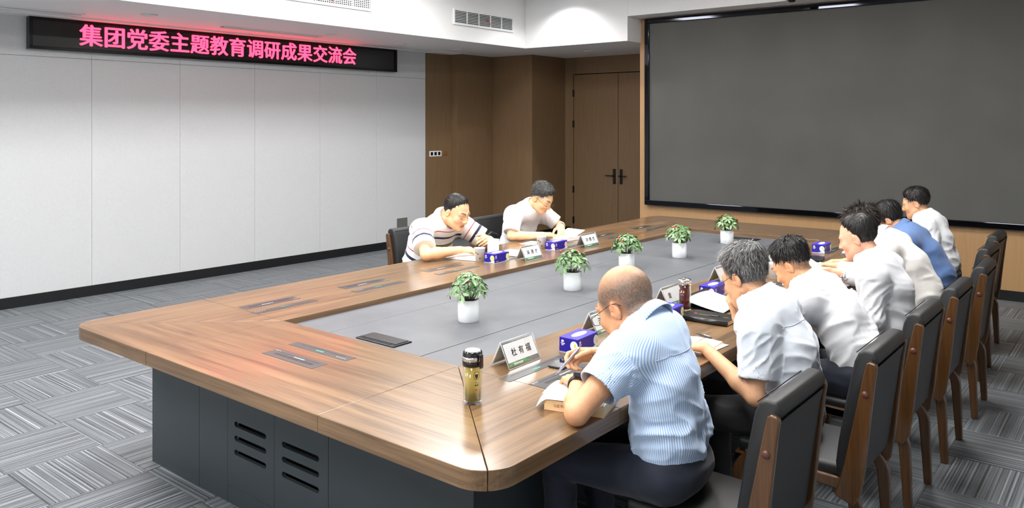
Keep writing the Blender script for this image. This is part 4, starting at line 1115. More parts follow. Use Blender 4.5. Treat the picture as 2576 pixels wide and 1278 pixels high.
MB().tube([(-0.118, -0.074, 0.013), (0.110, -0.074, 0.013)], 0.013, 14).build('rounded_spine', 'cover_black', t, True)
MB().box(-0.008, -0.018, 0.0255, 0.04, 0.005, 0.0315).build('clasp', 'cover_black', t, False, 0.003)
for k in range(4): MB().box(-0.06 + k * 0.013, -0.020 + k * 0.0015, 0.0262, -0.051 + k * 0.013, -0.011 + k * 0.0015, 0.0268).build('gold_mark', 'pen_gold', t)
MB().lathe([(0.0, 0.0), (0.009, 0.0)], 20, (-0.082, -0.010, 0.0267), cap=False).build('red_emblem', 'cover_red', t)
MB().box(0.062, -0.005, 0.0262, 0.09, -0.001, 0.0268).build('gold_line', 'pen_gold', t)
t = thing('open_folder', 'black document folder standing half open with white papers', 'folder', (-1.86, 4.02, TZ), 0.0)
def flap(u, v): return (-0.115 + 0.235 * u, -0.07 + 0.02 * v + 0.10 * u, 0.002 + 0.055 * v)
sheet('back_flap', lambda u, v: (-0.11 + 0.09 * v * 0.2 + 0.0 * u, -0.14 + 0.34 * u, 0.001 + 0.062 * v), t, 'cover_black', th=0.006)
box('base_board', 'cover_black', -0.11, -0.14, 0.0, 0.135, 0.20, 0.004, t, 0.001)
MB().box(-0.113, -0.144, 0.040, -0.090, -0.132, 0.060).build('red_tab', 'cover_red', t, False, 0.001)
sheet('papers', lambda u, v: (-0.09 + 0.22 * u, -0.13 + 0.31 * v, 0.008 + 0.038 * (1 - u) ** 1.5 + 0.008 * math.sin(PI * v)), t, 'paper', th=0.003)
# papers before the bent man and the writing man
t = thing('paper_stack', 'white printed sheets under the arms of the man bent low', 'paper', (-1.635, 4.09, TZ), 0.05)
box('sheets', 'paper', -0.07, -0.12, 0.0, 0.08, 0.12, 0.010, t, 0.0006)
MB().box(-0.05, -0.09, 0.0101, 0.05, -0.02, 0.0104).build('printed_block', 'print_grey', t)
M('orange_pack', S(240, 170, 30), 0.5)
t = thing('orange_packet', 'small orange packet under the chin of the man bent low', 'packet', (-1.60, 3.93, TZ + 0.0002), 0.2)
box('packet', 'orange_pack', -0.03, -0.02, 0.0, 0.03, 0.02, 0.012, t, 0.003); box('seal_strip', 'cover_red', -0.0305, -0.0205, 0.004, -0.026, 0.0205, 0.008, t)
open_book(-1.66, 4.93, 0.25, 0.125, 0.21, 0.030, 'thick open notebook the writing man writes in', 'cover_black', 0.014, lines=True, cat='notebook', name='notebook')
t = thing('curled_sheets', 'big white curled sheets in front of the writing man', 'paper', (-1.80, 5.29, TZ), 0.15)
sheet('sheet', lambda u, v: (-0.13 + 0.26 * u, -0.14 + 0.28 * v, 0.003 + 0.085 * math.sin(PI * (0.15 + 0.85 * u)) * (0.6 + 0.4 * v)), t, nu=24)
sheet('lower_sheet', lambda u, v: (-0.15 + 0.28 * u, -0.13 + 0.27 * v, 0.0015 + 0.03 * math.sin(PI * u)), t)
t = thing('black_folio', 'black folder with red corner lying beyond the curled sheets', 'folder', (-1.95, 5.86, TZ), 0.2)
box('cover', 'cover_black', -0.10, -0.09, 0.0, 0.10, 0.09, 0.016, t, 0.003); box('red_corner', 'cover_red', -0.101, -0.091, 0.012, -0.07, -0.06, 0.0165, t)
p = at_z(2030, 690, TZ)
t = thing('tea_tumbler', 'tall clear tumbler of pale green tea in front of the man with receding hair', 'glass', (-1.93, 5.62, TZ))
MB().lathe([(0.0, 0.0), (0.030, 0.0), (0.031, 0.002), (0.033, 0.150), (0.0305, 0.150), (0.0285, 0.010), (0.0, 0.010)], 32, cap=False).build('glass_body', 'clear_glass', t, True)
MB().lathe([(0.0, 0.0105), (0.028, 0.0105), (0.030, 0.11), (0.0, 0.11)], 32, cap=False).build('tea', 'green_tea', t, True)
MB().lathe([(0.034, 0.150), (0.0345, 0.152), (0.0345, 0.170), (0.032, 0.173), (0.0, 0.173)], 32, cap=False).build('lid', 'clear_glass', t, True)
for x, y, a, lb in ((-1.72, 5.60, 0.05, 'open book in front of the man in the cream shirt'), (-1.74, 6.40, -0.05, 'open book in front of the man in the dark blue shirt'), (-1.73, 7.14, 0.05, 'open book in front of the man by the display wall')):
    open_book(x, y, PI / 2 + a, 0.12, 0.19, 0.012, lb, 'cover_grey', 0.010)
# left side: open notebook, papers and a held sheet; book and sheets of the reading man
open_book(-3.93, 4.335, 0.25, 0.13, 0.20, 0.010, 'open white notebook under the hands of the striped polo man', 'cover_grey', 0.008, cat='notebook', name='notebook')
t = thing('raised_page', 'white page held upright by the striped polo man', 'paper', (-3.875, 4.515, TZ), 0.65)
sheet('page', lambda u, v: (0.085 * u, 0.012 * math.sin(PI * u) + 0.02 * v, 0.014 + 0.115 * v - 0.008 * u * v), t, th=0.001)
sheet('page_behind', lambda u, v: (0.005 + 0.08 * u, 0.012 + 0.03 * v, 0.014 + 0.105 * v), t, th=0.001)
t = thing('loose_paper', 'white sheets lying between the two men by the white wall', 'paper', (-3.78, 4.70, TZ + 0.0018), 0.15)
box('sheets', 'paper', -0.10, -0.11, 0.0, 0.10, 0.13, 0.008, t, 0.0008); box('cover', 'cover_grey', -0.102, -0.112, 0.0, 0.102, 0.132, 0.002, t)
t = thing('loose_paper', 'white sheet under the forearm of the reading man', 'paper', (-3.985, 5.215, TZ + 0.0004), 0.15)
sheet('sheet', lambda u, v: (-0.07 + 0.18 * u, -0.10 + 0.20 * v, 0.001), t, th=0.0006)
ob = open_book(-3.90, 5.56, 1.45, 0.135, 0.20, 0.022, 'thick open book with curling pages before the reading man', 'cover_grey', 0.02)
sheet('curled_page', lambda u, v: (0.02 + 0.14 * math.sin(u * 2.6) * 0.9, -0.098 + 0.196 * v, 0.03 + 0.045 * math.sin(PI * min(1, u * 0.85))), ob, th=0.001)
# black bag behind the reading man
M('bag_nylon', (0.02, 0.02, 0.021), 0.6)
t = thing('shoulder_bag', 'small black bag propped on the chair behind the reading man', 'bag', (-4.60, 5.40, 0.4525), 0.1)
MB().box(-0.045, -0.11, 0.0, 0.045, 0.10, 0.20).build('bag_body', 'bag_nylon', t, True, 0.03, 4)
MB().box(-0.05, -0.105, 0.15, 0.05, 0.095, 0.24).build('bag_flap', 'bag_nylon', t, True, 0.025, 4)
MB().tube([(0.0, -0.09, 0.22), (0.02, -0.13, 0.28), (0.03, -0.03, 0.33), (0.02, 0.07, 0.30), (0.0, 0.085, 0.22)], 0.010, 8).build('strap', 'bag_nylon', t, True)
# ------------------------------------------------------------------ people: continuous surfaces from distance fields
class Field:
    def __init__(s, lo, hi, h):
        s.lo = np.array(lo, np.float32); s.h = float(h)
        s.n = np.ceil((np.array(hi) - s.lo) / h).astype(int) + 1
        s.a = np.full(s.n, 1.0, np.float32)
        s.ax = [s.lo[i] + h * np.arange(s.n[i], dtype=np.float32) for i in range(3)]
    def reg(s, lo, hi):
        i0 = np.clip(np.floor((np.array(lo) - s.lo) / s.h).astype(int), 0, s.n - 1)
        i1 = np.clip(np.ceil((np.array(hi) - s.lo) / s.h).astype(int) + 1, 1, s.n)
        if np.any(i1 <= i0): return None
        sl = tuple(slice(i0[i], i1[i]) for i in range(3))
        X = s.ax[0][sl[0]][:, None, None]; Y = s.ax[1][sl[1]][None, :, None]; Z = s.ax[2][sl[2]][None, None, :]
        return sl, X, Y, Z
    def comb(s, sl, d, k, sub):
        a = s.a[sl]
        if sub:
            if k > 0:
                h = np.maximum(k - np.abs(a + d), 0) / k; s.a[sl] = np.maximum(a, -d) + h * h * k * 0.25
            else: s.a[sl] = np.maximum(a, -d)
        else:
            if k > 0:
                h = np.maximum(k - np.abs(a - d), 0) / k; s.a[sl] = np.minimum(a, d) - h * h * k * 0.25
            else: s.a[sl] = np.minimum(a, d)
    def cone(s, a, b, ra, rb, k=0.0, lat=None, st=1.0, sub=False):
        a = np.array(a, np.float32); b = np.array(b, np.float32)
        pad = max(ra, rb) * max(st, 1.0) + k + 3 * s.h
        g = s.reg(np.minimum(a, b) - pad, np.maximum(a, b) + pad)
        if g is None: return
        sl, X, Y, Z = g
        p = [X - a[0], Y - a[1], Z - a[2]]; ba = b - a
        if lat is not None:
            L = np.array(lat, np.float32); L = L / np.linalg.norm(L); c = 1 - 1 / st
            dl = (p[0] * L[0] + p[1] * L[1] + p[2] * L[2]) * c
            p = [p[i] - dl * L[i] for i in range(3)]
            ba = ba - L * (ba @ L) * c
        bb = float(ba @ ba) + 1e-12
        t = np.clip((p[0] * ba[0] + p[1] * ba[1] + p[2] * ba[2]) / bb, 0, 1)
        d = np.sqrt((p[0] - t * ba[0]) ** 2 + (p[1] - t * ba[1]) ** 2 + (p[2] - t * ba[2]) ** 2) - (ra + (rb - ra) * t)
        s.comb(sl, d.astype(np.float32), k, sub)
    def ell(s, c, r, R=np.eye(3), k=0.0, sub=False):
        c = np.array(c, np.float32); r = np.array(r, np.float32); R = np.array(R, np.float32)
        pad = float(r.max()) + k + 3 * s.h
        g = s.reg(c - pad, c + pad)
        if g is None: return
        sl, X, Y, Z = g
        p = [X - c[0], Y - c[1], Z - c[2]]
        q = [(p[0] * R[0, i] + p[1] * R[1, i] + p[2] * R[2, i]) / r[i] for i in range(3)]
        k0 = np.sqrt(q[0] ** 2 + q[1] ** 2 + q[2] ** 2)
        k1 = np.sqrt((q[0] / r[0]) ** 2 + (q[1] / r[1]) ** 2 + (q[2] / r[2]) ** 2)
        d = k0 * (k0 - 1) / np.maximum(k1, 1e-6)
        s.comb(sl, d.astype(np.float32), k, sub)
    def cut(s, p, nrm):                       # remove the half space on the +nrm side of p
        n = np.array(nrm, np.float32); n = n / np.linalg.norm(n)
        d = (s.ax[0][:, None, None] - p[0]) * n[0] + (s.ax[1][None, :, None] - p[1]) * n[1] + (s.ax[2][None, None, :] - p[2]) * n[2]
        s.a = np.maximum(s.a, d.astype(np.float32))
    def cut_local(s, p, nrm, rad, ext):       # same, only in a cylinder of radius rad and length ext beyond p
        n = np.array(nrm, np.float32); n = n / np.linalg.norm(n)
        g = s.reg(np.array(p) - rad - ext, np.array(p) + rad + ext)
        if g is None: return
        sl, X, Y, Z = g
        q = [X - p[0], Y - p[1], Z - p[2]]
        d = q[0] * n[0] + q[1] * n[1] + q[2] * n[2]
        r2 = q[0] ** 2 + q[1] ** 2 + q[2] ** 2 - d * d
        a = s.a[sl]
        s.a[sl] = np.where((r2 < rad * rad) & (d < ext) & (d > -0.03), np.maximum(a, d), a)
    def mesh(s):
        a = s.a; ins = a < 0
        nx, ny, nz = a.shape
        c = ins[:-1, :-1, :-1].astype(np.int8)
        tot = np.zeros((nx - 1, ny - 1, nz - 1), np.int8)
        for i in (0, 1):
            for j in (0, 1):
                for k in (0, 1):
                    tot += ins[i:nx - 1 + i, j:ny - 1 + j, k:nz - 1 + k]
        act = (tot > 0) & (tot < 8)
        idx = np.argwhere(act)
        lut = np.full(act.shape, -1, np.int32); lut[act] = np.arange(len(idx))
        corner = np.array([(i, j, k) for i in (0, 1) for j in (0, 1) for k in (0, 1)])
        val = np.stack([a[idx[:, 0] + q[0], idx[:, 1] + q[1], idx[:, 2] + q[2]] for q in corner], 1)
        sm = np.zeros((len(idx), 3)); cnt = np.zeros(len(idx))
        for e0 in range(8):
            for e1 in range(e0 + 1, 8):
                if np.abs(corner[e0] - corner[e1]).sum() != 1: continue
                v0, v1 = val[:, e0], val[:, e1]
                m = (v0 < 0) != (v1 < 0)
                t = np.where(m, v0 / np.where(m, v0 - v1, 1), 0)
                pt = corner[e0] + t[:, None] * (corner[e1] - corner[e0])
                sm += np.where(m[:, None], pt, 0); cnt += m
        V = s.lo + s.h * (idx + sm / np.maximum(cnt, 1)[:, None])
        quads = []
        for ax in range(3):
            u, w = [(1, 2), (2, 0), (0, 1)][ax]
            sl0 = [slice(None)] * 3; sl1 = [slice(None)] * 3
            sl0[ax] = slice(0, -1); sl1[ax] = slice(1, None)
            A, B = ins[tuple(sl0)], ins[tuple(sl1)]
            for flip in (False, True):
                e = np.argwhere((A & ~B) if not flip else (~A & B))
                e = e[(e[:, u] > 0) & (e[:, w] > 0) & (e[:, u] < a.shape[u] - 1) & (e[:, w] < a.shape[w] - 1)]
                du = np.zeros(3, int); du[u] = 1; dw = np.zeros(3, int); dw[w] = 1
                g = lambda o: lut[o[:, 0], o[:, 1], o[:, 2]]
                q = np.stack([g(e - du - dw), g(e - dw), g(e), g(e - du)], 1)
                if flip: q = q[:, ::-1]
                quads.append(q)
        return V, np.concatenate(quads)

def vnormals(V, Q):
    n = np.cross(V[Q[:, 2]] - V[Q[:, 0]], V[Q[:, 3]] - V[Q[:, 1]])
    N = np.zeros_like(V)
    for i in range(4): np.add.at(N, Q[:, i], n)
    return N / np.maximum(np.linalg.norm(N, axis=1, keepdims=True), 1e-12)
def vnoise(P, seed=0):
    """value noise in [0,1] on an (n,3) array"""
    i = np.floor(P).astype(np.int64); f = P - i; f = f * f * (3 - 2 * f)
    def hsh(ix, iy, iz):
        h = (ix * 374761393 + iy * 668265263 + iz * 2147483647 + seed * 1274126177) & 0xffffffff
        h = ((h ^ (h >> 13)) * 1274126177) & 0xffffffff
        return ((h ^ (h >> 16)) & 0xffff) / 65535.0
    r = 0
    for a in (0, 1):
        for b in (0, 1):
            for c in (0, 1):
                w = (f[:, 0] if a else 1 - f[:, 0]) * (f[:, 1] if b else 1 - f[:, 1]) * (f[:, 2] if c else 1 - f[:, 2])
                r = r + w * hsh(i[:, 0] + a, i[:, 1] + b, i[:, 2] + c)
    return r
def np_mesh(name, V, Q, mat, base, attrs=None, smooth=True):
    me = bpy.data.meshes.new(name)
    V = np.asarray(V, np.float64) - np.array(base)
    me.vertices.add(len(V)); me.vertices.foreach_set('co', V.astype(np.float32).ravel())
    k = Q.shape[1]
    me.loops.add(Q.size); me.loops.foreach_set('vertex_index', Q.astype(np.int32).ravel())
    me.polygons.add(len(Q)); me.polygons.foreach_set('loop_start', (np.arange(len(Q)) * k).astype(np.int32))
    me.update(calc_edges=True); me.validate()
    if smooth: me.polygons.foreach_set('use_smooth', np.ones(len(me.polygons), bool))
    for an, (tp, data) in (attrs or {}).items():
        if tp == 'COLOR':
            at = me.color_attributes.new(an, 'FLOAT_COLOR', 'POINT')
            rgba = np.ones((len(V), 4), np.float32); rgba[:, :3] = data
            at.data.foreach_set('color', rgba.ravel())
        else:
            at = me.attributes.new(an, 'FLOAT', 'POINT'); at.data.foreach_set('value', np.asarray(data, np.float32))
    me.materials.append(MATS[mat])
    return me

# ---- materials for people
def skin_mat():
    m, n, l, b = new_mat('skin')
    at = n.new('ShaderNodeAttribute'); at.attribute_name = 'tone'
    v = coords(n, l)
    f = noise(n, l, v, 90, 3, 0.6)
    l.new(mix_c(n, l, 0.12, at.outputs['Color'], ramp(n, l, f, [(0.35, (0.45, 0.2, 0.12)), (0.65, (0.95, 0.72, 0.55))]), 'OVERLAY'), b.inputs['Base Color'])
    b.inputs['Roughness'].default_value = 0.48
    b.inputs['Subsurface Weight'].default_value = 0.12
    b.inputs['Subsurface Radius'].default_value = (0.012, 0.005, 0.003)
    b.inputs['Subsurface Scale'].default_value = 0.6
    bump(n, l, b, noise(n, l, v, 420, 2, 0.6), 0.12, 0.0008)
skin_mat()
def hair_mat(name, dark, light, rough=0.45):
    m, n, l, b = new_mat(name)
    at = n.new('ShaderNodeAttribute'); at.attribute_name = 'shade'
    l.new(ramp(n, l, at.outputs['Fac'], [(0.0, dark), (1.0, light)]), b.inputs['Base Color'])
    b.inputs['Roughness'].default_value = rough
    b.inputs['Specular IOR Level'].default_value = 0.35
hair_mat('hair_black', (0.006, 0.005, 0.005), (0.03, 0.026, 0.024))
hair_mat('hair_brown', (0.008, 0.006, 0.005), (0.05, 0.032, 0.02))
hair_mat('hair_grey', (0.012, 0.012, 0.012), (0.42, 0.41, 0.40))
hair_mat('hair_greytop', (0.008, 0.008, 0.008), (0.16, 0.16, 0.16))
def cloth(name, col, rough=0.75, kind=None):
    m, n, l, b = new_mat(name)
    b.inputs['Roughness'].default_value = rough
    b.inputs['Sheen Weight'].default_value = 0.15
    v = coords(n, l)
    f = noise(n, l, v, 700, 2, 0.5)
    if kind == 'pinstripe':
        at = n.new('ShaderNodeAttribute'); at.attribute_name = 'across'
        s_ = math_n(n, l, 'SINE', math_n(n, l, 'MULTIPLY', at.outputs['Fac'], 2 * PI / 0.0066))
        fac = ramp(n, l, math_n(n, l, 'ADD', math_n(n, l, 'MULTIPLY', s_, 0.5), 0.5), [(0.35, (0, 0, 0)), (0.6, (1, 1, 1))])
        l.new(mix_c(n, l, fac, S(150, 186, 232), S(222, 234, 250)), b.inputs['Base Color'])
    elif kind == 'polo':
        at = n.new('ShaderNodeAttribute'); at.attribute_name = 'along'
        W_ = S(238, 238, 236); NV = S(18, 22, 60); RD = S(190, 60, 80); OL = S(120, 116, 50); BK = S(34, 32, 30)
        fr = math_n(n, l, 'DIVIDE', math_n(n, l, 'ADD', at.outputs['Fac'], 0.2), 0.6)
        l.new(ramp(n, l, fr, [(0.0, W_), (0.16, RD), (0.173, W_), (0.27, OL), (0.30, W_), (0.405, NV), (0.438, W_), (0.51, RD), (0.523, W_), (0.635, BK), (0.642, OL), (0.665, BK), (0.672, W_), (0.765, NV), (0.80, W_), (0.88, RD), (0.892, W_)], 'CONSTANT'), b.inputs['Base Color'])
    else:
        b.inputs['Base Color'].default_value = (*col, 1)
    bump(n, l, b, f, 0.15, 0.0006)
cloth('shirt_white', (0.80, 0.81, 0.84)); cloth('shirt_cream', (0.80, 0.77, 0.73)); cloth('shirt_bluewhite', (0.74, 0.79, 0.86))
cloth('shirt_blue', S(86, 116, 166)); cloth('shirt_pinstripe', (1, 1, 1), kind='pinstripe'); cloth('shirt_polo', (1, 1, 1), kind='polo')
cloth('trousers_navy', S(20, 26, 44)); cloth('trousers_black', S(16, 16, 20))
M('seam_thread', S(186, 198, 220), 0.7); M('belt_black', (0.01, 0.01, 0.01), 0.35); M('shoe_black', (0.012, 0.012, 0.012), 0.3)
M('glasses_metal', S(70, 66, 64), 0.25, 0.9); M('glasses_black', (0.01, 0.01, 0.01), 0.3)
clear_mat('lens_glass', (0.96, 0.97, 0.98), 0.0)
def V3(*a): return np.array(a, np.float64)
def unit(v): v = np.asarray(v, np.float64); return v / max(np.linalg.norm(v), 1e-12)
def head_frame(fwd, yaw, pitch, roll=0.0):
    """columns right, forward, up. yaw turns left (ccw) positive, pitch positive looks down, roll positive tips to the right"""
    f0 = V3(fwd[0], fwd[1], 0); c, s_ = math.cos(yaw), math.sin(yaw)
    f1 = V3(f0[0] * c - f0[1] * s_, f0[0] * s_ + f0[1] * c, 0)
    r = np.cross(f1, V3(0, 0, 1)); u0 = V3(0, 0, 1)
    f = f1 * math.cos(pitch) - u0 * math.sin(pitch); u = u0 * math.cos(pitch) + f1 * math.sin(pitch)
    r2 = r * math.cos(roll) - u * math.sin(roll); u2 = u * math.cos(roll) + r * math.sin(roll)
    return np.stack([r2, f, u2], 1)
def head_prims(F, c, R, sc=1.0, face=1.0, k=0.02):
    T = lambda x, y, z: c + R @ (V3(x, y, z) * sc)
    s = sc
    F.ell(T(0, -0.014, 0.036), V3(.0755, .096, .086) * s, R, 0.01)
    F.ell(T(0, 0.028, -0.014), V3(.066, .066, .082) * s, R, 0.03)
    F.ell(T(0, 0.034, -0.070), V3(.054 * face, .054, .046) * s, R, 0.03)
    for q in (-1, 1):
        F.cone(T(q * .056 * face, -.004, -.052), T(q * .022, .070, -.098), .016 * s, .017 * s, 0.03)
        F.ell(T(q * .040, .066, -.030), V3(.024 * face, .02, .022) * s, R, 0.025)
        F.cone(T(q * .046, .076, .020), T(q * .012, .088, .018), .010 * s, .010 * s, 0.018)
    F.ell(T(0, .078, -.100), V3(.019, .016, .015) * s, R, 0.02)
    for q in (-1, 1): F.ell(T(q * .0325, .102, -.001), V3(.019, .017, .012) * s, R, 0.014, sub=True)
    for q in (-1, 1): F.ell(T(q * .0325, .0765, -.002), V3(.0155, .0145, .0125) * s, R, 0.006)
    F.cone(T(0, .088, .008), T(0, .110, -.032), .0085 * s, .0120 * s, 0.012)
    for q in (-1, 1): F.ell(T(q * .0125, .100, -.036), V3(.0095, .011, .0085) * s, R, 0.008)
    F.cone(T(-.019, .086, -.0655), T(.019, .086, -.0655), .0072 * s, .0072 * s, 0.008)
    F.cone(T(-.016, .0855, -.0765), T(.016, .0855, -.0765), .0078 * s, .0078 * s, 0.006)
    F.cone(T(-.024, .095, -.0710), T(.024, .095, -.0710), .0022 * s, .0022 * s, 0.004, sub=True)
def ear_prims(F, c, R, sc=1.0):
    T = lambda x, y, z: c + R @ (V3(x, y, z) * sc)
    for q in (-1, 1):
        Re = R @ np.array(((1, 0, 0), (0, math.cos(.25), math.sin(.25)), (0, -math.sin(.25), math.cos(.25))))
        F.ell(T(q * .0785, -.014, -.012), V3(.0085, .0185, .031) * sc, Re, 0.006)
        F.ell(T(q * .0885, -.010, -.010), V3(.0065, .0105, .019) * sc, Re, 0.004, sub=True)
        F.ell(T(q * .0855, -.003, -.016), V3(.008, .0055, .007) * sc, Re, 0.003, sub=True)
        F.cone(T(q * .080, .002, -.018), T(q * .080, .003, -.026), .0045 * sc, .004 * sc, 0.004)
def hand_prims(F, w, d, n, side, curl=(0.5, 0.5, 0.5, 0.5), thumb=(0.6, 0.3), spread=0.06, sc=1.0, pts=None):
    """w wrist, d finger direction, n back-of-hand normal, side +1 right hand / -1 left hand (thumb side)"""
    d = unit(d); n = unit(np.asarray(n) - d * np.dot(n, d)); x = np.cross(d, n) * (-side)   # towards the thumb
    P = lambda a, b, c: w + (x * a + d * b + n * c) * sc
    kn = [(.027, .086, .002), (.009, .090, .004), (-.009, .086, .002), (-.026, .077, -.002)]
    ro = [(.016, .006, 0), (.006, .002, .001), (-.006, .002, .001), (-.016, .006, 0)]
    for a, b in zip(ro, kn): F.cone(P(*a), P(*b), .0150 * sc, .0105 * sc, 0.010)
    F.ell(P(.006, .045, -.006), V3(.030, .040, .013) * sc, np.stack([x, d, n], 1), 0.012)
    L = [(.043, .025, .019), (.047, .029, .020), (.043, .027, .020), (.034, .020, .018)]
    tips = []
    for i in range(4):
        a = np.array(P(*kn[i])); ang = curl[i] * 0.75; sp = spread * (1.5 - i)
        rad = [.0092, .0084, .0078, .0066] if i < 3 else [.0082, .0074, .0068, .0058]
        for j in range(3):
            dd = (d * math.cos(ang) - n * math.sin(ang)); dd = unit(dd + x * math.sin(sp) * math.cos(ang))
            b = a + dd * L[i][j] * sc
            F.cone(a, b, rad[j] * sc, rad[j + 1] * sc, 0.003 if j else 0.006)
            a = b; ang += curl[i] * (1.15 if j == 0 else 0.8)
        tips.append(a)
    c0 = P(.020, .018, -.006); t0, t1 = thumb
    d1 = unit(x * math.cos(t0) + d * math.sin(t0) * 1.0 - n * 0.55); c1 = c0 + d1 * .042 * sc
    d2 = unit(x * math.cos(t0 + t1) * 0.6 + d * 1.0 - n * 0.35 * (1 + t1)); c2 = c1 + d2 * .033 * sc
    d3 = unit(d2 + d * 0.2 - x * t1 * 0.8); c3 = c2 + d3 * .025 * sc
    F.cone(c0, c1, .0155 * sc, .0118 * sc, 0.012); F.cone(c1, c2, .0112 * sc, .0100 * sc, 0.004); F.cone(c2, c3, .0100 * sc, .0078 * sc, 0.003)
    tips.append(c3)
    if pts is not None: pts.extend(tips)
    return tips
def mixc(a, b, t): return a * (1 - t[:, None]) + np.array(b)[None, :] * t[:, None]
def gauss(d, w): return np.exp(-(d / w) ** 2)
def seg_d(P, a, b):
    a = np.asarray(a, float); b = np.asarray(b, float); ba = b - a
    t = np.clip(((P - a) @ ba) / (ba @ ba), 0, 1)
    return np.linalg.norm(P - a - t[:, None] * ba, axis=1)

def person(q):
    base = V3(*q['base'], 0)
    fw = V3(*q['fwd'], 0); rt = np.cross(fw, V3(0, 0, 1)); up = V3(0, 0, 1)
    root = thing('person', q['label'], 'person', tuple(base))
    h = q.get('h', 0.005)
    J = {k: np.array(v, float) for k, v in q['J'].items()}
    R = head_frame(q['fwd'], *q['head']); hc = J['head']; hs = q.get('hs', 1.0)
    N = J['neck']; bulk = q.get('bulk', 1.0); belly = q.get('belly', 0.0)
    T = lambda x, y, z: hc + R @ (V3(x, y, z) * hs)
    # ---------------- body (one continuous surface: head, neck, trunk, arms, hands)
    allp = np.stack(list(J.values())); lo = allp.min(0) - 0.17; hi = allp.max(0) + 0.17
    lo[2] = max(lo[2], min(J['pelvis'][2] - 0.1, 0.40))
    F = Field(lo, hi, h)
    lat = unit(J['sr'] - J['sl'])
    sp = [J['pelvis'], J['waist'], J['chest'], J['upper']]
    rr = [0.095 * bulk, 0.085 * bulk + belly * 0.5, 0.09 * bulk, 0.062]
    for i in range(3): F.cone(sp[i], sp[i + 1], rr[i], rr[i + 1], 0.05, lat, 1.42)
    nb = N + (hc - N) * 0.05
    F.cone(J['upper'], nb, 0.058, 0.056 * q.get('neck_w', 1), 0.05, lat, 1.2)
    F.cone(nb, T(0, -0.022, -0.045), 0.056 * q.get('neck_w', 1), 0.052 * q.get('neck_w', 1), 0.03)
    if q.get('nape'): F.cone(T(0, -0.050, -0.025), N + (N - J['upper']) * 0.1 - R[:, 1] * 0.012, 0.050, 0.058 * q['nape'], 0.03)
    for s_ in ('l', 'r'):
        S_, E_, W_ = J['s' + s_], J['e' + s_], J['w' + s_]
        F.cone(J['upper'] * 0.6 + N * 0.4, S_, 0.045, 0.045, 0.05)
        F.cone(S_, E_, 0.047 * q.get('arm', 1), 0.037 * q.get('arm', 1), 0.03)
        m_ = E_ + (W_ - E_) * 0.3
        F.cone(E_, m_, 0.036 * q.get('arm', 1), 0.038 * q.get('arm', 1), 0.012)
        F.cone(m_, W_, 0.038 * q.get('arm', 1), 0.0245 * q.get('arm', 1), 0.02)
        hd = q['hand_' + s_]
        if hd is not None:
            hd['tips'] = hand_prims(F, W_, hd['d'], hd['n'], 1 if s_ == 'r' else -1, hd.get('curl', (0.5,) * 4), hd.get('thumb', (0.6, 0.3)), hd.get('spread', 0.06), hd.get('sc', 1.0))
    head_prims(F, hc, R, hs, q.get('face', 1.0)); ear_prims(F, hc, R, hs)
    Vb, Qb = F.mesh()
    # skin colouring (own tones, plus shade painted in the lip crease and ear hollows)
    tone = np.array(q.get('skin', S(218, 172, 138)))
    Lc = (Vb - hc) @ R / hs
    col = np.tile(tone, (len(Vb), 1))
    red = np.clip(tone * V3(1.05, .74, .68), 0, 1)
    near = (np.abs(Lc) < 0.2).all(1)
    def dl(a, b): return seg_d(Lc, a, b)
    w = 0.55 * gauss(dl((-.0785, -.014, -.03), (-.0785, -.014, .01)), .022) + 0.55 * gauss(dl((.0785, -.014, -.03), (.0785, -.014, .01)), .022)
    w += 0.4 * gauss(dl((-.05, .07, -.035), (-.03, .08, -.04)), .02) + 0.4 * gauss(dl((.05, .07, -.035), (.03, .08, -.04)), .02) + 0.4 * gauss(dl((0, .11, -.03), (0, .11, -.035)), .014)
    col = mixc(col, red, np.clip(w * near, 0, 0.6))
    lip = np.clip(gauss(dl((-.02, .090, -.0665), (.02, .090, -.0665)), .0065) + gauss(dl((-.017, .090, -.076), (.017, .090, -.076)), .007), 0, 1) * near
    col = mixc(col, tone * V3(.78, .45, .42), lip * 0.75)
    ml = gauss(dl((-.021, .093, -.071), (.021, .093, -.071)), .0028) * near
    col = mixc(col, tone * V3(.35, .18, .16), np.clip(ml, 0, 1) * 0.8)  # painted shade: darkens the crease between the lips
    hairc = np.array(q.get('brow', (0.02, 0.017, 0.015)))
    for s_ in (-1, 1):
        e = np.minimum(dl((s_ * .050, .072, .026), (s_ * .036, .088, .032)), dl((s_ * .036, .088, .032), (s_ * .014, .096, .025)))
        col = mixc(col, hairc, np.clip((0.0075 - e) / 0.003, 0, 1) * 0.85 * near)
        e = np.minimum(dl((s_ * .047, .078, -.009), (s_ * .0325, .092, -.013)), dl((s_ * .0325, .092, -.013), (s_ * .018, .084, -.008)))
        col = mixc(col, (0.03, 0.02, 0.015), np.clip((0.0032 - e) / 0.0018, 0, 1) * 0.9 * near)
        e = dl((s_ * .089, -.006, -.016), (s_ * .089, -.004, -.016))
        col = mixc(col, tone * V3(.4, .2, .17), gauss(e, .006) * 0.5 * near)  # shade of the ear hollow put into the skin colour
    # clipped hair stubble at the sides / shaven scalp
    st = q.get('stubble')
    if st:
        y, z, x = Lc[:, 1], Lc[:, 2], np.abs(Lc[:, 0])
        fr = .886 * y - .464 * z - (st.get('line', 0.036) - st.get('rec', 3.0) * x ** 2)
        lowl = np.where(y > -0.005, -0.030 - z, (-.030 + .62 * y) - z)
        inside = np.clip(-np.maximum(fr, lowl) / 0.02, 0, 1) * near * (np.hypot(x - .0785, 0) + 0 > -1)
        earz = gauss(np.linalg.norm(Lc - V3(.0785, -.014, -.012), axis=1), .026) + gauss(np.linalg.norm(Lc - V3(-.0785, -.014, -.012), axis=1), .026)
        inside = inside * np.clip(1 - earz * 1.4, 0, 1)
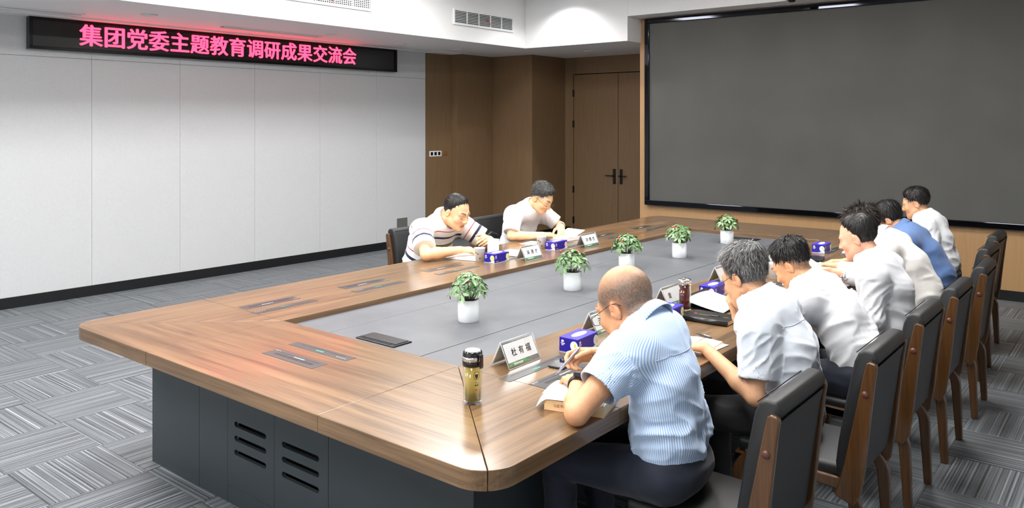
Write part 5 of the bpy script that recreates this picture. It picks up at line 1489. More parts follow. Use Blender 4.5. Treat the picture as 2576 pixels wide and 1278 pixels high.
        nz = vnoise(Lc * 520, 3) * 0.8 + vnoise(Lc * 90, 5) * 0.2
        topf = np.clip((z - st.get('top0', 0.06)) / 0.06, 0, 1) * st.get('topfade', 0.0)
        amt = np.clip(inside * (1 - topf) * (st.get('amt', 0.7) + 0.7 * (nz - 0.5)), 0, 0.92)
        col = mixc(col, st.get('col', (0.05, 0.048, 0.045)), amt)
    b = link('body', np_mesh('body', Vb, Qb, 'skin', base, {'tone': ('COLOR', col)}), root)
    b['label'] = 'skin of head, neck, arms and hands'
    # ---------------- shirt
    nd = unit(T(0, -0.022, -0.045) - N)
    cb = N + nd * q.get('collar_up', 0.012)
    cf = unit(R[:, 1] * 0.5 + fw - nd * np.dot(R[:, 1] * 0.5 + fw, nd)); cr = np.cross(cf, nd)
    # fit the collar to the neck it surrounds
    dv = Vb - (cb + nd * 0.018); hgt_ = dv @ nd; fc = dv @ cf; lc = dv @ cr
    ring_ = (np.abs(hgt_) < 0.008) & (np.linalg.norm(dv, axis=1) < 0.115)
    crad = 0.061 * q.get('neck_w', 1); shift = 0.0
    bk_ = ring_ & (fc < 0.0)
    if bk_.sum() > 20:
        back_ext = float(np.percentile(-fc[bk_], 98))
        sd_ = ring_ & (np.abs(fc) < 0.025)
        if sd_.sum() > 10: crad = float(np.clip(np.percentile(np.abs(lc[sd_]), 90) + 0.004, 0.052, 0.086))
        shift = crad * 1.06 - (back_ext + 0.004)
    cb = cb + cf * float(np.clip(shift, -0.03, 0.05))
    hsz = q.get('hs_cloth', max(h * 1.6, 0.008))
    G_ = Field(np.minimum(allp.min(0) - 0.2, lo), hi, hsz)
    off = q.get('loose', 0.016)
    for i in range(3):
        G_.cone(sp[i], sp[i + 1], rr[i] + off, rr[i + 1] + off + (0.012 if i == 2 else 0), 0.07, lat, 1.42)
    if belly: G_.ell(J['waist'] + fw * (0.05 + belly * 0.4), V3(0.13, 0.10 + belly, 0.12), np.stack([rt, fw, up], 1), 0.06)
    G_.cone(J['upper'], cb - nd * 0.004, 0.078, crad + 0.006, 0.06, lat, 1.15)
    hem_t = q.get('sleeve', 0.68); long_ = q.get('long', False)
    for s_ in ('l', 'r'):
        S_, E_, W_ = J['s' + s_], J['e' + s_], J['w' + s_]
        G_.cone(J['upper'] * 0.75 + N * 0.25, S_, 0.066, 0.064, 0.08)
        if long_:
            G_.cone(S_, E_, 0.067, 0.056, 0.07); ce_ = E_ + (W_ - E_) * q.get('cuff', 0.8)
            G_.cone(E_, ce_, 0.055, 0.040, 0.03)
        else:
            He = S_ + (E_ - S_) * hem_t
            G_.cone(S_, He, 0.066 * q.get('arm', 1), q.get('hem_r', 0.066) * q.get('arm', 1), 0.075)
    # open ends
    for s_ in ('l', 'r'):
        S_, E_, W_ = J['s' + s_], J['e' + s_], J['w' + s_]
        if long_:
            ce_ = E_ + (W_ - E_) * q.get('cuff', 0.8); dd = unit(W_ - E_)
            G_.cone(ce_ - dd * 0.02, ce_ + dd * 0.1, 0.033, 0.06, 0.0, sub=True)
            G_.cone(ce_ + dd * 0.075, ce_ + dd * 0.2, 0.072, 0.09, 0.0, sub=True)
        else:
            He = S_ + (E_ - S_) * hem_t; dd = unit(E_ - S_)
            # flat hem: cut away the round cap, then hollow the sleeve
            hr = q.get('hem_r', 0.066) * q.get('arm', 1)
            G_.cut_local(He + dd * 0.012, dd, hr + 0.03, 0.1)
            if hsz < 0.0065: G_.cone(He - dd * 0.03, He + dd * 0.06, hr - 0.009, hr - 0.006, 0.0, sub=True)
    # neck opening and hem
    G_.cone(cb + nd * 0.012, cb + nd * 0.15, crad - 0.008, crad + 0.03, 0.0, sub=True)
    hem = q.get('hem_z', None); hn = V3(0, 0, -1)
    hp = J['pelvis'] + V3(0, 0, 0.035) if hem is None else V3(*J['pelvis'][:2], hem)
    tilt = q.get('hem_tilt', 0.0)
    G_.cut(hp, -(up + fw * tilt))
    Vs, Qs = G_.mesh(); Ns = vnormals(Vs, Qs)
    # cloth folds
    axis_c = np.stack([np.clip(((Vs - J['pelvis']) @ (J['upper'] - J['pelvis'])) / np.sum((J['upper'] - J['pelvis']) ** 2), -0.3, 1.4)], 1)
    lt = (Vs - J['pelvis']) @ lat; ft = (Vs - J['pelvis']) @ fw
    fa = q.get('fold', 1.0); sd = q.get('seed', 1)
    spd = unit(J['upper'] - J['waist'])
    al = (Vs - J['waist']) @ spd
    n1 = vnoise(np.stack([lt * 5 + al * 6 * np.sign(lt + 1e-6), al * 17 - np.abs(lt) * 9, ft * 6], 1) + sd * 7.3, sd)
    n2 = vnoise(np.stack([lt * 9, al * 34 + lt * 8, ft * 9], 1) + sd * 3.1, sd + 4)
    n3 = vnoise(Vs * 9 + sd, sd + 9)
    n4 = vnoise(np.stack([lt * 28, al * 5, ft * 20], 1) + sd * 1.7, sd + 12)
    rid = lambda n: 1 - np.abs(2 * n - 1) ** 0.8
    low = np.clip(1.15 - axis_c[:, 0], 0.25, 1.0)
    disp = (rid(n1) - 0.5) * 0.016 * low + (rid(n2) - 0.5) * 0.007 * low * n3 + (n3 - 0.5) * 0.012 + (rid(n4) - 0.5) * 0.006 * np.clip(0.8 - axis_c[:, 0], 0, 1)
    # sleeve coordinates
    sl_d = np.full(len(Vs), 9.0); across = np.arctan2(lt / 1.42, -(ft - np.interp(Vs[:, 2], [p[2] for p in sp], [(p - J['pelvis']) @ fw for p in sp]))) * 0.135; along = al.copy()
    for s_ in ('l', 'r'):
        S_, E_ = J['s' + s_], J['e' + s_]; dd = unit(E_ - S_)
        tt = (Vs - S_) @ dd; rad = np.linalg.norm(Vs - S_ - tt[:, None] * dd, axis=1)
        ins = (tt > 0.035) & (rad < 0.105) & (np.abs(lt) > 0.135 * bulk)
        e1 = unit(np.cross(dd, fw)); e2 = np.cross(dd, e1)
        angv = np.arctan2((Vs - S_) @ e1, (Vs - S_) @ e2)
        across = np.where(ins, angv * 0.068, across); along = np.where(ins, 0.19 - tt, along)
        wv = rid(vnoise(np.stack([angv * 1.2, tt * 26 + angv * 1.5, angv * 0], 1) + sd, sd + 20))
        hl_ = np.linalg.norm(E_ - S_) * hem_t
        fd = 1.0 if long_ else np.clip((hl_ - tt - 0.005) / 0.05, 0.0, 1.0)
        disp = np.where(ins, ((wv - 0.5) * 0.008 + (n3 - 0.5) * 0.006) * fd, disp)
    edge = np.clip(np.linalg.norm(Vs - N, axis=1) / 0.12 - 0.5, 0, 1)
    Vs = Vs + Ns * (disp * fa * edge)[:, None]
    so = link('shirt', np_mesh('shirt', Vs, Qs, q['shirt'], base, {'across': ('F', across), 'along': ('F', along)}), root)
    so['label'] = q['shirt_label']
    # stitched yoke seam across the back
    if q.get('yoke'):
        pth = []
        top_al = q['yoke']
        for l_i in np.linspace(-0.165, 0.165, 34):
            m_ = (np.abs(lt - l_i) < hsz * 0.9) & (np.abs(al - top_al) < hsz * 0.9) & (ft < np.median(ft[np.abs(al - top_al) < 0.02]))
            if m_.sum(): 
                kx = np.argmin(ft[m_]); pth.append(tuple(Vs[m_][kx] + Ns[m_][kx] * 0.0006 - base))
        if len(pth) > 6: MB().tube(pth, 0.0011, 5).build('yoke_seam', 'seam_thread', so, True)
    if q.get('collar', True):
        # turned-down collar around the neck
        mb = MB()
        rows = 7; nu = 40
        def cpt(u, v):
            th = (u - 0.5) * 2 * (PI * 0.93)            # 0 = back
            rad = crad
            o = -cf * math.cos(th) * rad * 1.06 + cr * math.sin(th) * rad
            fr_ = (1 - math.cos(th)) / 2                # 0 back, 1 front
            hgt = 0.044 - 0.024 * fr_
            drop = 0.042 + 0.026 * fr_ ** 2
            rdir = unit(o)
            base_p = cb + o - nd * (0.001 + 0.036 * fr_ ** 1.5)
            if v <= 0.4:
                return base_p + nd * hgt * (v / 0.4) - rdir * 0.002 * (v / 0.4)
            t = (v - 0.4) / 0.6
            return base_p + nd * (hgt - (drop + 0.006) * t ** 1.25) + rdir * (0.003 + 0.008 * math.sin(min(t * 1.6, 1.57)) + 0.015 * t) + unit(cr * math.sin(th)) * (0.006 * fr_ * t)
        mb.grid(cpt, nu, 10)
        mb.v = [tuple(np.array(p) - base) for p in mb.v]
        co = mb.build('collar', q['shirt'], so, True, solid=0.0022)
        for an, vals in (('across', [ (i % (nu + 1)) / nu * 0.4 for i in range(len(mb.v))]), ('along', [0.02] * len(mb.v))):
            at = co.data.attributes.new(an, 'FLOAT', 'POINT'); at.data.foreach_set('value', np.array(vals, np.float32))
    # ---------------- trousers, belt, shoes
    hl = [V3(0, 0, 0)] * 2
    Ft = Field(np.minimum(allp.min(0) - 0.2, V3(9, 9, 0.0)) * V3(1, 1, 0) + V3(0, 0, 0.03) - fw * 0 - V3(0.35, 0.1, 0), np.maximum(allp.max(0) * V3(1, 1, 0) + V3(0.35, 0.15, 0), V3(-9, -9, 0)) + V3(0, 0, J['pelvis'][2] + 0.2), 0.012)
    pv = J['pelvis'] - V3(0, 0, 0.01)
    Ft.ell(pv + V3(0, 0, -0.005), V3(0.178 * bulk, 0.125 * bulk, 0.105), np.stack([lat, np.cross(up, lat), up], 1), 0.0)
    Ft.cone(pv, J['waist'], 0.10 * bulk, 0.092 * bulk, 0.03, lat, 1.45)
    seatz = 0.452
    kn = []
    for sgn in (-1, 1):
        hp_ = pv + rt * sgn * 0.085 + V3(0, 0, 0.0); hp_[2] = max(hp_[2] - 0.02, seatz + 0.075)
        ke = J['pelvis'] + fw * 0.40 + rt * sgn * (0.13 + q.get('knee_w', 0.0)); ke[2] = seatz + 0.045
        an = ke + fw * q.get('shin', -0.02); an[2] = 0.09
        Ft.cone(hp_, ke, 0.09 * bulk, 0.064, 0.04); Ft.cone(ke, an, 0.062, 0.056, 0.02)
        kn.append((ke, an))
    Ft.cut(J['waist'] * 0.75 + J['pelvis'] * 0.25 + V3(0, 0, q.get('belt_z', 0.0)), up)
    Vt, Qt = Ft.mesh(); Nt = vnormals(Vt, Qt)
    Vt = Vt + Nt * ((rid(vnoise(Vt * V3(12, 12, 26), 5)) - 0.5) * 0.008)[:, None]
    link('trousers', np_mesh('trousers', Vt, Qt, q.get('trousers', 'trousers_black'), base), root)
    for ke, an in kn:
        Fs = Field(an - 0.2, an + V3(0.2, 0.2, 0.12), 0.008)
        to = an + fw * 0.17; to[2] = 0.032; he = an - fw * 0.035; he[2] = 0.036
        Fs.cone(he, to, 0.034, 0.030, 0.0, rt, 1.25); Fs.cone(an * V3(1, 1, 0) + V3(0, 0, 0.08), he, 0.04, 0.034, 0.03)
        Fs.cut(V3(0, 0, 0.0015), V3(0, 0, -1))
        Vx, Qx = Fs.mesh(); link('shoe', np_mesh('shoe', Vx, Qx, 'shoe_black', base), root)
    if hem is None:
        bw = J['waist'] * 0.25 + J['pelvis'] * 0.75 + V3(0, 0, 0.0)
        bm_ = MB(); n_b = 40
        def bp(u, v):
            th = u * 2 * PI; rb_ = (rr[0] + 0.010)
            p = bw + lat * math.cos(th) * rb_ * 1.46 + np.cross(up, lat) * math.sin(th) * (rb_ + 0.006) + up * ((v - 0.5) * 0.034)
            return tuple(p - base)
        bm_.grid(bp, n_b, 1); bm_.build('belt', 'belt_black', root, True, solid=0.004)
    # ---------------- hair
    hr_ = q.get('hair')
    if hr_:
        Fh = Field(hc - 0.19, hc + 0.19, 0.0045 if h < 0.0045 else 0.006)
        head_prims(Fh, hc, R, hs, q.get('face', 1.0))
        X, Y, Z = np.meshgrid(*Fh.ax, indexing='ij')
        D = np.stack([X - hc[0], Y - hc[1], Z - hc[2]], -1) @ R / hs
        x, y, z = np.abs(D[..., 0]), D[..., 1], D[..., 2]
        t = hr_['side'] + (hr_['top'] - hr_['side']) * np.clip((z - 0.02) / 0.07, 0, 1) ** 1.2
        t = t + hr_.get('front', 0) * np.clip((y - 0.02) / 0.06, 0, 1) * np.clip((z - 0.05) / 0.04, 0, 1)
        g1 = .886 * y - .464 * z - (hr_.get('line', 0.036) - hr_.get('rec', 3.0) * x ** 2)
        lowz = np.where(y > -0.005, hr_.get('burn', -0.012), hr_.get('nape', -.018) + .62 * y)
        g2 = lowz - z
        t = t * np.clip(-np.maximum(g1, g2) / hr_.get('taper', 0.03), 0.06, 1.0)
        Fh.a = np.maximum(np.maximum(Fh.a - t * hs, g1 * 0.9), g2 * 0.9).astype(np.float32)
        if 'bald' in hr_:
            bx, by, bz, br = hr_['bald']
            Fh.a = np.maximum(Fh.a, (br - np.sqrt((x - bx) ** 2 + (y - by) ** 2 + ((z - bz) * 0.8) ** 2)).astype(np.float32))
        Vh, Qh = Fh.mesh()
        if len(Vh):
            Nh = vnormals(Vh, Qh)
            Lh = (Vh - hc) @ R / hs
            crown = V3(*hr_.get('crown', (0.01, -0.055, 0.105)))
            rng = np.random.default_rng(q.get('seed', 1))
            hv = Lh - crown
            angc = np.arctan2(hv[:, 0], hv[:, 1])
            wv = vnoise(np.stack([angc * 26, np.linalg.norm(hv, axis=1) * 22, Lh[:, 2] * 10], 1), 3)
            Vh2 = Vh + Nh * ((wv - 0.5) * hr_.get('rough', 0.006))[:, None]
            shade = np.clip(wv * 0.6 + hr_.get('greytop', 0) * np.clip((Lh[:, 2] * 0.45 + Lh[:, 1] * 0.9 - 0.035) / 0.06, 0, 1), 0, 1)
            ho = link('hair', np_mesh('hair', Vh2, Qh, hr_['mat'], base, {'shade': ('F', shade)}), root)
            # strands lying on the hair surface
            ns = hr_.get('strands', 2500)
            ok = (np.einsum('ij,ij->i', Nh, (Vh - hc)) > 0) & ((Nh @ R)[:, 2] > -0.75)
            idx = rng.choice(np.nonzero(ok)[0], ns)
            P0 = Vh2[idx] + rng.normal(0, 0.002, (ns, 3)); n0 = Nh[idx]; L0 = Lh[idx]
            flow = L0 - crown; flow[:, 1] += hr_.get('sweep', 0.0) * np.clip((L0[:, 2] - 0.05) / 0.05, 0, 1) * 0.1
            flow[:, 2] -= 0.03
            fl_ = flow @ R.T
            fl_ = fl_ - n0 * np.einsum('ij,ij->i', fl_, n0)[:, None]
            fl_ /= np.maximum(np.linalg.norm(fl_, axis=1, keepdims=True), 1e-6)
            fl_ = fl_ + rng.normal(0, hr_.get('mess', 0.25), (ns, 3))
            ln = hr_.get('len', 0.022) * rng.uniform(0.6, 1.2, ns) * np.clip(0.45 + (L0[:, 2] + 0.02) / 0.09, 0.3, 1.0)
            lift = hr_.get('lift', 0.25)
            sdw = np.cross(fl_, n0); sdw /= np.maximum(np.linalg.norm(sdw, axis=1, keepdims=True), 1e-6)
            wd = hr_.get('width', 0.0016)
            pts = []
            for k_, (tt, ww) in enumerate(((0, 1.0), (0.4, 0.9), (0.75, 0.6), (1.0, 0.08))):
                c_ = P0 - n0 * 0.001 + fl_ * (ln * tt)[:, None] + n0 * (ln * (lift * tt - hr_.get('fall', 0.25) * tt * tt))[:, None]
                pts += [c_ - sdw * wd * ww, c_ + sdw * wd * ww]
            Vst = np.stack(pts, 1).reshape(-1, 3)
            b0 = np.arange(ns)[:, None] * 8
            Qst = np.concatenate([b0 + np.array([0, 1, 3, 2]), b0 + np.array([2, 3, 5, 4]), b0 + np.array([4, 5, 7, 6])], 0)
            gt = hr_.get('greytop', 0) * np.clip((L0[:, 2] * 0.45 + L0[:, 1] * 0.9 - 0.035) / 0.06, 0, 1)
            shs = np.clip(rng.random(ns) ** 2.0 * 0.8 + gt * rng.random(ns) * 1.2, 0, 1)
            sto = link('hair_strands', np_mesh('hair_strands', Vst, Qst, hr_['mat'], base, {'shade': ('F', np.repeat(shs, 8))}), ho)
            sto['kind'] = 'stuff'
    # ---------------- glasses
    gl = q.get('glasses')
    if gl:
        mt = gl; mb = MB(); fl2 = lambda *a: tuple(T(*a) - base)
        for s_ in (-1, 1):
            ring = [(s_ * (0.034 + 0.0255 * math.copysign(abs(math.cos(a)) ** 0.7, math.cos(a))), 0.112 - 0.10 * abs(0.0085 * math.cos(a)), -0.010 + 0.0165 * math.copysign(abs(math.sin(a)) ** 0.75, math.sin(a))) for a in [2 * PI * i / 24 for i in range(25)]]
            mb.tube([fl2(*p) for p in ring], 0.0011, 6, False)
            mb.tube([fl2(s_ * 0.0595, 0.110, -0.004), fl2(s_ * 0.070, 0.100, -0.003), fl2(s_ * 0.0785, 0.04, 0.004), fl2(s_ * 0.083, -0.005, 0.010), fl2(s_ * 0.084, -0.030, 0.006), fl2(s_ * 0.083, -0.045, -0.006)], [0.0013, 0.0012, 0.0012, 0.0014, 0.0018, 0.0018], 6)
        mb.tube([fl2(-0.009, 0.113, -0.006), fl2(0, 0.1155, -0.003), fl2(0.009, 0.113, -0.006)], 0.0012, 6)
        go = mb.build('glasses', mt, root, True)
        for s_ in (-1, 1):
            lm = MB(); lm.add([fl2(s_ * 0.034 + 0.0245 * math.copysign(abs(math.cos(a)) ** 0.7, math.cos(a)), 0.1115, -0.010 + 0.0155 * math.copysign(abs(math.sin(a)) ** 0.75, math.sin(a))) for a in [2 * PI * i / 24 for i in range(24)]], [tuple(range(24))])
            lm.build('lens', 'lens_glass', go)
    return root, R, hc, T, base
# ------------------------------------------------------------------ the nine people
PEOPLE = []
BLACK_HAIR = dict(mat='hair_black', side=0.004, top=0.020, strands=3000, len=0.026, lift=0.3, fall=0.3)
def trunk(Yc, neck, upper, chest, waist, pelvis):
    return dict(neck=(neck[0], Yc, neck[1]), upper=(upper[0], Yc, upper[1]), chest=(chest[0], Yc, chest[1]), waist=(waist[0], Yc, waist[1]), pelvis=(pelvis[0], Yc, pelvis[1]))
SK1, SK2 = S(214, 168, 132), S(226, 184, 148)
# -- shaven-headed man, pale blue pinstripe
p1 = dict(label='shaven-headed man in glasses and pale blue striped short-sleeved shirt, writing', base=(-1.285, 2.56), fwd=(-1, 0), h=0.0034,
    head=(-0.13, 0.50, 0.0), hs=1.15, neck_w=1.28, bulk=1.05, arm=1.07, face=1.08, yoke=0.245, nape=1.28,
    J=dict(trunk(2.55, (-1.420, 1.005), (-1.395, 0.945), (-1.362, 0.84), (-1.335, 0.69), (-1.325, 0.56)),
           head=(-1.520, 2.56, 1.078), sl=(-1.405, 2.362, 0.952), sr=(-1.450, 2.735, 0.945), el=(-1.462, 2.15, 0.806), wl=(-1.588, 2.338, 0.828),
           er=(-1.475, 2.84, 0.808), wr=(-1.685, 2.64, 0.846)),
    hand_l=dict(d=(-0.75, 0.62, -0.08), n=(0.1, 0.0, 1), curl=(0.55, 0.6, 0.65, 0.7), thumb=(0.7, 0.3)),
    hand_r=dict(d=(-0.80, -0.58, -0.05), n=(-0.35, 0.75, 0.55), curl=(0.62, 0.75, 0.95, 1.05), thumb=(0.75, 0.5)),
    shirt='shirt_pinstripe', shirt_label='pale blue pinstriped short-sleeved shirt', trousers='trousers_navy', sleeve=0.54, hem_r=0.070, hs_cloth=0.0055, skin=S(206, 156, 118),
    stubble=dict(amt=0.85, line=0.050, rec=2.0, top0=0.045, topfade=0.8, col=(0.07, 0.066, 0.06)), glasses='glasses_metal', seed=3, fold=1.7)
# -- grey-haired man, hand at mouth
p2 = dict(label='grey-haired man in glasses and white short-sleeved shirt, hand at his mouth', base=(-1.19, 3.34), fwd=(-1, 0), h=0.0036,
    head=(-0.30, 0.46, 0.0), hs=1.03, bulk=1.02, yoke=0.255,
    J=dict(trunk(3.34, (-1.315, 0.990), (-1.265, 0.93), (-1.205, 0.81), (-1.175, 0.65), (-1.18, 0.545)),
           head=(-1.385, 3.345, 1.082), sl=(-1.255, 3.145, 0.930), sr=(-1.300, 3.525, 0.930), el=(-1.235, 3.075, 0.660), wl=(-1.475, 3.13, 0.800),
           er=(-1.45, 3.60, 0.800), wr=(-1.440, 3.385, 0.885)),
    hand_l=dict(d=(-1, 0.1, -0.06), n=(0, 0, 1), curl=(0.4, 0.4, 0.45, 0.5)),
    hand_r=dict(d=(-0.35, -0.22, 0.9), n=(-0.88, -0.35, -0.3), curl=(1.05, 1.1, 1.15, 1.2), thumb=(1.1, 0.3)),
    shirt='shirt_bluewhite', shirt_label='white short-sleeved shirt worn loose', sleeve=0.72, hem_r=0.068, hs_cloth=0.0058, hem_z=0.50, hem_tilt=-0.12, skin=S(216, 168, 130),
    hair=dict(mat='hair_grey', side=0.007, top=0.026, front=0.010, strands=7000, len=0.028, lift=0.25, fall=0.3, greytop=0.95, line=0.032, rec=3.5, nape=-0.022, burn=0.004, mess=0.22, width=0.0012, sweep=0.4),
    stubble=dict(amt=0.6, line=0.028, rec=3.0, col=(0.05, 0.045, 0.04)), glasses='glasses_black', seed=8, fold=1.4)
# -- black-haired man bent low
p3 = dict(label='black-haired man in a white shirt bent low over the table, no glasses', base=(-1.11, 4.07), fwd=(-1, 0), h=0.0042,
    head=(-0.1, 0.62, 0.0), hs=1.0,
    J=dict(trunk(4.07, (-1.355, 0.945), (-1.29, 0.892), (-1.205, 0.79), (-1.125, 0.66), (-1.11, 0.55)),
           head=(-1.435, 4.07, 1.025), sl=(-1.315, 3.882, 0.885), sr=(-1.325, 4.255, 0.885), el=(-1.44, 3.80, 0.80), wl=(-1.62, 3.98, 0.805), er=(-1.44, 4.34, 0.80), wr=(-1.62, 4.17, 0.805)),
    hand_l=dict(d=(-0.8, 0.6, -0.05), n=(0, 0, 1)), hand_r=dict(d=(-0.8, -0.6, -0.05), n=(0, 0, 1)),
    shirt='shirt_white', shirt_label='white shirt tucked into dark trousers', trousers='trousers_navy', sleeve=0.72, skin=S(214, 164, 124),
    hair=dict(BLACK_HAIR, top=0.024, side=0.002, front=0.004, line=0.025, rec=2.5, nape=0.03, burn=0.04, strands=4500), stubble=dict(amt=0.62, line=0.034, rec=2.5, col=(0.04, 0.035, 0.03)), seed=12, fold=1.8)
# -- balding man writing, long sleeves
p4 = dict(label='man with receding black hair writing in a long-sleeved white shirt', base=(-1.14, 4.79), fwd=(-1, 0), h=0.0045,
    head=(-0.05, 0.34, 0.0), hs=1.02, bulk=1.06,
    J=dict(trunk(4.79, (-1.24, 0.985), (-1.20, 0.925), (-1.155, 0.81), (-1.14, 0.66), (-1.14, 0.55)),
           head=(-1.315, 4.79, 1.098), sl=(-1.19, 4.592, 0.92), sr=(-1.20, 4.988, 0.92), el=(-1.175, 4.525, 0.70), wl=(-1.40, 4.72, 0.815), er=(-1.33, 5.12, 0.79), wr=(-1.54, 5.00, 0.845)),
    hand_l=dict(d=(-0.75, 0.65, 0.0), n=(-0.1, -0.2, 1), curl=(0.4, 0.45, 0.5, 0.55)),
    hand_r=dict(d=(-0.95, -0.2, 0.02), n=(-0.2, 0.6, 0.75), curl=(0.6, 0.75, 0.9, 1.0), thumb=(0.7, 0.5)),
    shirt='shirt_white', shirt_label='long-sleeved white shirt', long=True, cuff=0.72, skin=S(232, 178, 150),
    hair=dict(BLACK_HAIR, top=0.012, side=0.006, line=0.010, rec=4.0, nape=-0.03, burn=-0.005, strands=3000, len=0.03, lift=0.12, mess=0.15), seed=17, fold=1.8)
# -- cream shirt
p5 = dict(label='dark-haired man in a cream shirt bent forward next to the blue shirt', base=(-1.12, 5.58), fwd=(-1, 0), h=0.0055,
    head=(0.0, 0.60, 0.0),
    J=dict(trunk(5.58, (-1.385, 1.00), (-1.315, 0.945), (-1.225, 0.84), (-1.14, 0.68), (-1.12, 0.555)),
           head=(-1.485, 5.58, 1.062), sl=(-1.31, 5.385, 0.94), sr=(-1.32, 5.775, 0.94), el=(-1.45, 5.33, 0.802), wl=(-1.64, 5.48, 0.802), er=(-1.45, 5.83, 0.802), wr=(-1.64, 5.68, 0.802)),
    hand_l=dict(d=(-0.9, 0.4, -0.03), n=(0, 0, 1)), hand_r=dict(d=(-0.9, -0.4, -0.03), n=(0, 0, 1)),
    shirt='shirt_cream', shirt_label='cream shirt', long=True, cuff=0.8, hem_z=0.53, skin=SK1,
    hair=dict(BLACK_HAIR, mat='hair_brown', top=0.03, side=0.006, front=0.02, nape=-0.02, strands=3500, len=0.04, lift=0.45, mess=0.45), seed=21, fold=0.9)
p6 = dict(label='black-haired man in a dark blue shirt', base=(-1.19, 6.38), fwd=(-1, 0), h=0.0055,
    head=(-0.05, 0.62, 0.0),
    J=dict(trunk(6.38, (-1.445, 0.965), (-1.375, 0.905), (-1.29, 0.80), (-1.21, 0.66), (-1.19, 0.55)),
           head=(-1.53, 6.38, 1.03), sl=(-1.37, 6.188, 0.90), sr=(-1.375, 6.572, 0.90), el=(-1.47, 6.12, 0.802), wl=(-1.66, 6.28, 0.802), er=(-1.47, 6.64, 0.802), wr=(-1.66, 6.48, 0.802)),
    hand_l=dict(d=(-0.9, 0.4, -0.03), n=(0, 0, 1)), hand_r=dict(d=(-0.9, -0.4, -0.03), n=(0, 0, 1)),
    shirt='shirt_blue', shirt_label='dark blue shirt', long=True, cuff=0.8, hem_z=0.55, skin=SK1,
    hair=dict(BLACK_HAIR, top=0.026, side=0.006, front=0.012, nape=-0.005, strands=2500, len=0.035), seed=27, fold=0.8)
p7 = dict(label='black-haired man sitting upright in a white shirt by the display wall', base=(-1.305, 7.14), fwd=(-1, 0), h=0.0055,
    head=(0.05, 0.28, 0.0),
    J=dict(trunk(7.14, (-1.445, 0.99), (-1.405, 0.93), (-1.355, 0.81), (-1.315, 0.66), (-1.305, 0.55)),
           head=(-1.508, 7.14, 1.098), sl=(-1.40, 6.948, 0.92), sr=(-1.40, 7.332, 0.92), el=(-1.32, 6.86, 0.72), wl=(-1.53, 6.99, 0.81), er=(-1.45, 7.42, 0.80), wr=(-1.62, 7.27, 0.802)),
    hand_l=dict(d=(-0.9, 0.3, -0.03), n=(0, 0, 1)), hand_r=dict(d=(-0.9, -0.3, -0.03), n=(0, 0, 1)),
    shirt='shirt_white', shirt_label='white long-sleeved shirt', long=True, cuff=0.8, skin=SK1,
    hair=dict(BLACK_HAIR, top=0.016, side=0.003, front=0.006, nape=0.0, burn=0.02, strands=2500, len=0.018, lift=0.5), stubble=dict(amt=0.5, line=0.034, rec=2.5, col=(0.04, 0.035, 0.03)), seed=31, fold=1.5)
# -- the two men by the white wall
l1 = dict(label='stout man with thinning hair in a white polo shirt with red, navy and olive stripes', base=(-4.42, 4.40), fwd=(1, 0), h=0.0048,
    head=(0.05, 0.42, 0.0), hs=1.05, bulk=1.22, arm=1.12, neck_w=1.18, nape=1.15, face=1.14,
    J=dict(trunk(4.40, (-4.20, 1.005), (-4.27, 0.945), (-4.355, 0.84), (-4.40, 0.69), (-4.42, 0.56)),
           head=(-4.085, 4.40, 1.085), sr=(-4.235, 4.175, 0.955), sl=(-4.245, 4.625, 0.955), er=(-4.045, 4.04, 0.808), wr=(-3.935, 4.285, 0.825), el=(-4.07, 4.76, 0.808), wl=(-3.945, 4.60, 0.868)),
    hand_r=dict(d=(0.35, 0.92, -0.06), n=(0.25, -0.1, 0.95), curl=(0.55, 0.6, 0.65, 0.7)),
    hand_l=dict(d=(0.5, -0.8, 0.1), n=(0.75, 0.3, 0.55), curl=(0.6, 0.65, 0.7, 0.75)),
    shirt='shirt_polo', shirt_label='white polo shirt with red, navy and olive stripes', sleeve=0.70, hem_r=0.074, hem_z=0.52, skin=S(236, 190, 150), belly=0.03,
    hair=dict(BLACK_HAIR, top=0.005, side=0.005, line=0.012, rec=3.0, nape=-0.02, burn=0.0, strands=1800, len=0.03, lift=0.08, mess=0.12), stubble=dict(amt=0.35, line=0.014, rec=2.0, col=(0.03, 0.027, 0.024)), seed=41, fold=0.7)
l2 = dict(label='man with glasses and crew cut in a white short-sleeved shirt, reading a book', base=(-4.40, 5.50), fwd=(1, 0), h=0.005,
    head=(0.10, 0.60, 0.05), hs=1.02, bulk=1.05,
    J=dict(trunk(5.50, (-4.215, 1.02), (-4.275, 0.955), (-4.345, 0.84), (-4.39, 0.69), (-4.40, 0.555)),
           head=(-4.105, 5.50, 1.108), sr=(-4.265, 5.305, 0.965), sl=(-4.265, 5.695, 0.965), er=(-4.20, 5.20, 0.795), wr=(-4.00, 5.37, 0.812), el=(-4.12, 5.80, 0.83), wl=(-3.985, 5.615, 0.862)),
    hand_r=dict(d=(0.45, 0.88, -0.06), n=(0.2, -0.1, 0.95), curl=(0.5, 0.55, 0.6, 0.7)),
    hand_l=dict(d=(0.55, -0.62, -0.45), n=(0.5, -0.2, 0.8), curl=(0.45, 0.45, 0.5, 0.5), spread=0.12),
    shirt='shirt_white', shirt_label='white short-sleeved shirt with open collar', sleeve=0.74, hem_r=0.070, hem_z=0.52, skin=S(238, 192, 150),
    hair=dict(BLACK_HAIR, mat='hair_greytop', top=0.016, side=0.002, front=0.006, greytop=0.12, line=0.027, nape=0.02, burn=0.03, strands=2500, len=0.016, lift=0.6, mess=0.3), stubble=dict(amt=0.5, line=0.034, rec=2.5, col=(0.06, 0.055, 0.05)), glasses='glasses_metal', seed=47, fold=0.8)
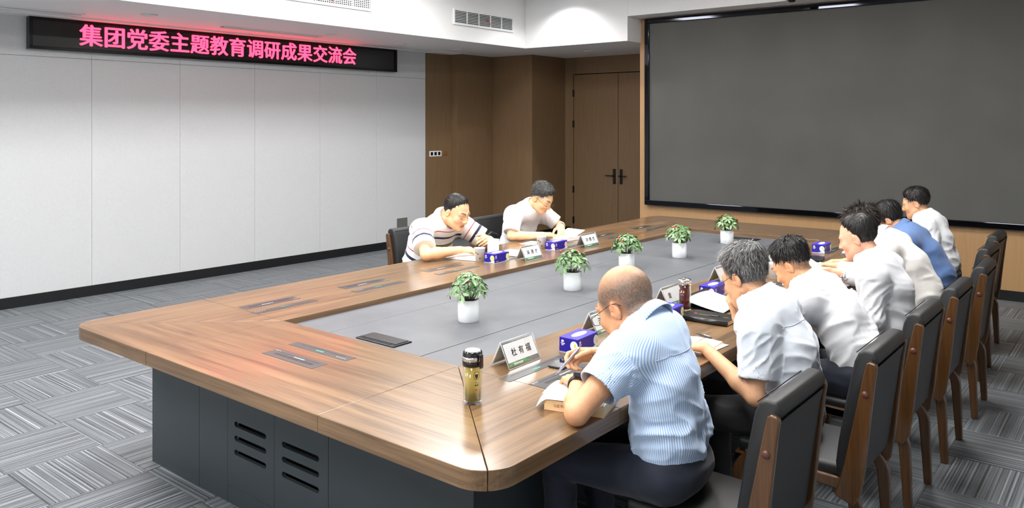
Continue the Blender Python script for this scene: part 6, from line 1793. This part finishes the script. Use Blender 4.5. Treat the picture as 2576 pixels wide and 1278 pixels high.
BUILT = {}
for key, q in (('p1', p1), ('p2', p2), ('p3', p3), ('p4', p4), ('p5', p5), ('p6', p6), ('p7', p7), ('l1', l1), ('l2', l2)):
    BUILT[key] = person(q)

# ---- pens in hands, watches
_t = at_z(1397, 943, 0.803)
pen(_t, (_t.x + 0.075, _t.y + 0.055, _t.z + 0.105), 'silver pen in the right hand of the shaven-headed man', 'pen_silver', 0.005)
def watch(q, side, label, face, strap, s=1.0, square=True):
    E_, W_ = np.array(q['J']['e' + side]), np.array(q['J']['w' + side]); dd = unit(W_ - E_)
    c = Vector(W_ - dd * 0.018); n = Vector(unit(np.array(q['hand_' + side]['n']) - dd * np.dot(q['hand_' + side]['n'], dd))); d = Vector(dd); x = d.cross(n)
    root = BUILT[q['key']][0]; base = Vector(BUILT[q['key']][4])
    r = 0.0292 * q.get('arm', 1)
    mb = MB()
    mb.grid(lambda u, v: tuple(c - base + (x * math.cos(u * 2 * PI) + n * math.sin(u * 2 * PI)) * (r + 0.001) + d * (v - 0.5) * 0.021 * s), 36, 1)
    w = mb.build('wristwatch', strap, root, True, solid=0.003); w['label'] = label
    o = MB().box(-0.017 * s, -0.020 * s, 0, 0.017 * s, 0.020 * s, 0.009).build('watch_case', face, w, False, 0.004, 3)
    place_plane(o, c - base + n * (r - 0.001), x, d)
    o2 = MB().box(-0.0145 * s, -0.0175 * s, 0.0085, 0.0145 * s, 0.0175 * s, 0.0098).build('watch_glass', 'phone_glass' if square else 'flask_white', w, False, 0.002)
    place_plane(o2, c - base + n * (r - 0.001), x, d)
p1['key'] = 'p1'; l2['key'] = 'l2'
watch(p1, 'l', 'black square smartwatch', 'flask_black', 'cover_black')
watch(l2, 'l', 'silver wristwatch', 'steel', 'steel', 0.85, False)
_h = p4['hand_r']['tips']; _m = Vector((_h[0] + _h[4]) / 2)
pen(_m + Vector((-0.02, -0.012, -0.03)), _m + Vector((0.065, 0.03, 0.075)), 'white pen in the hand of the writing man', 'pen_white', 0.0045)
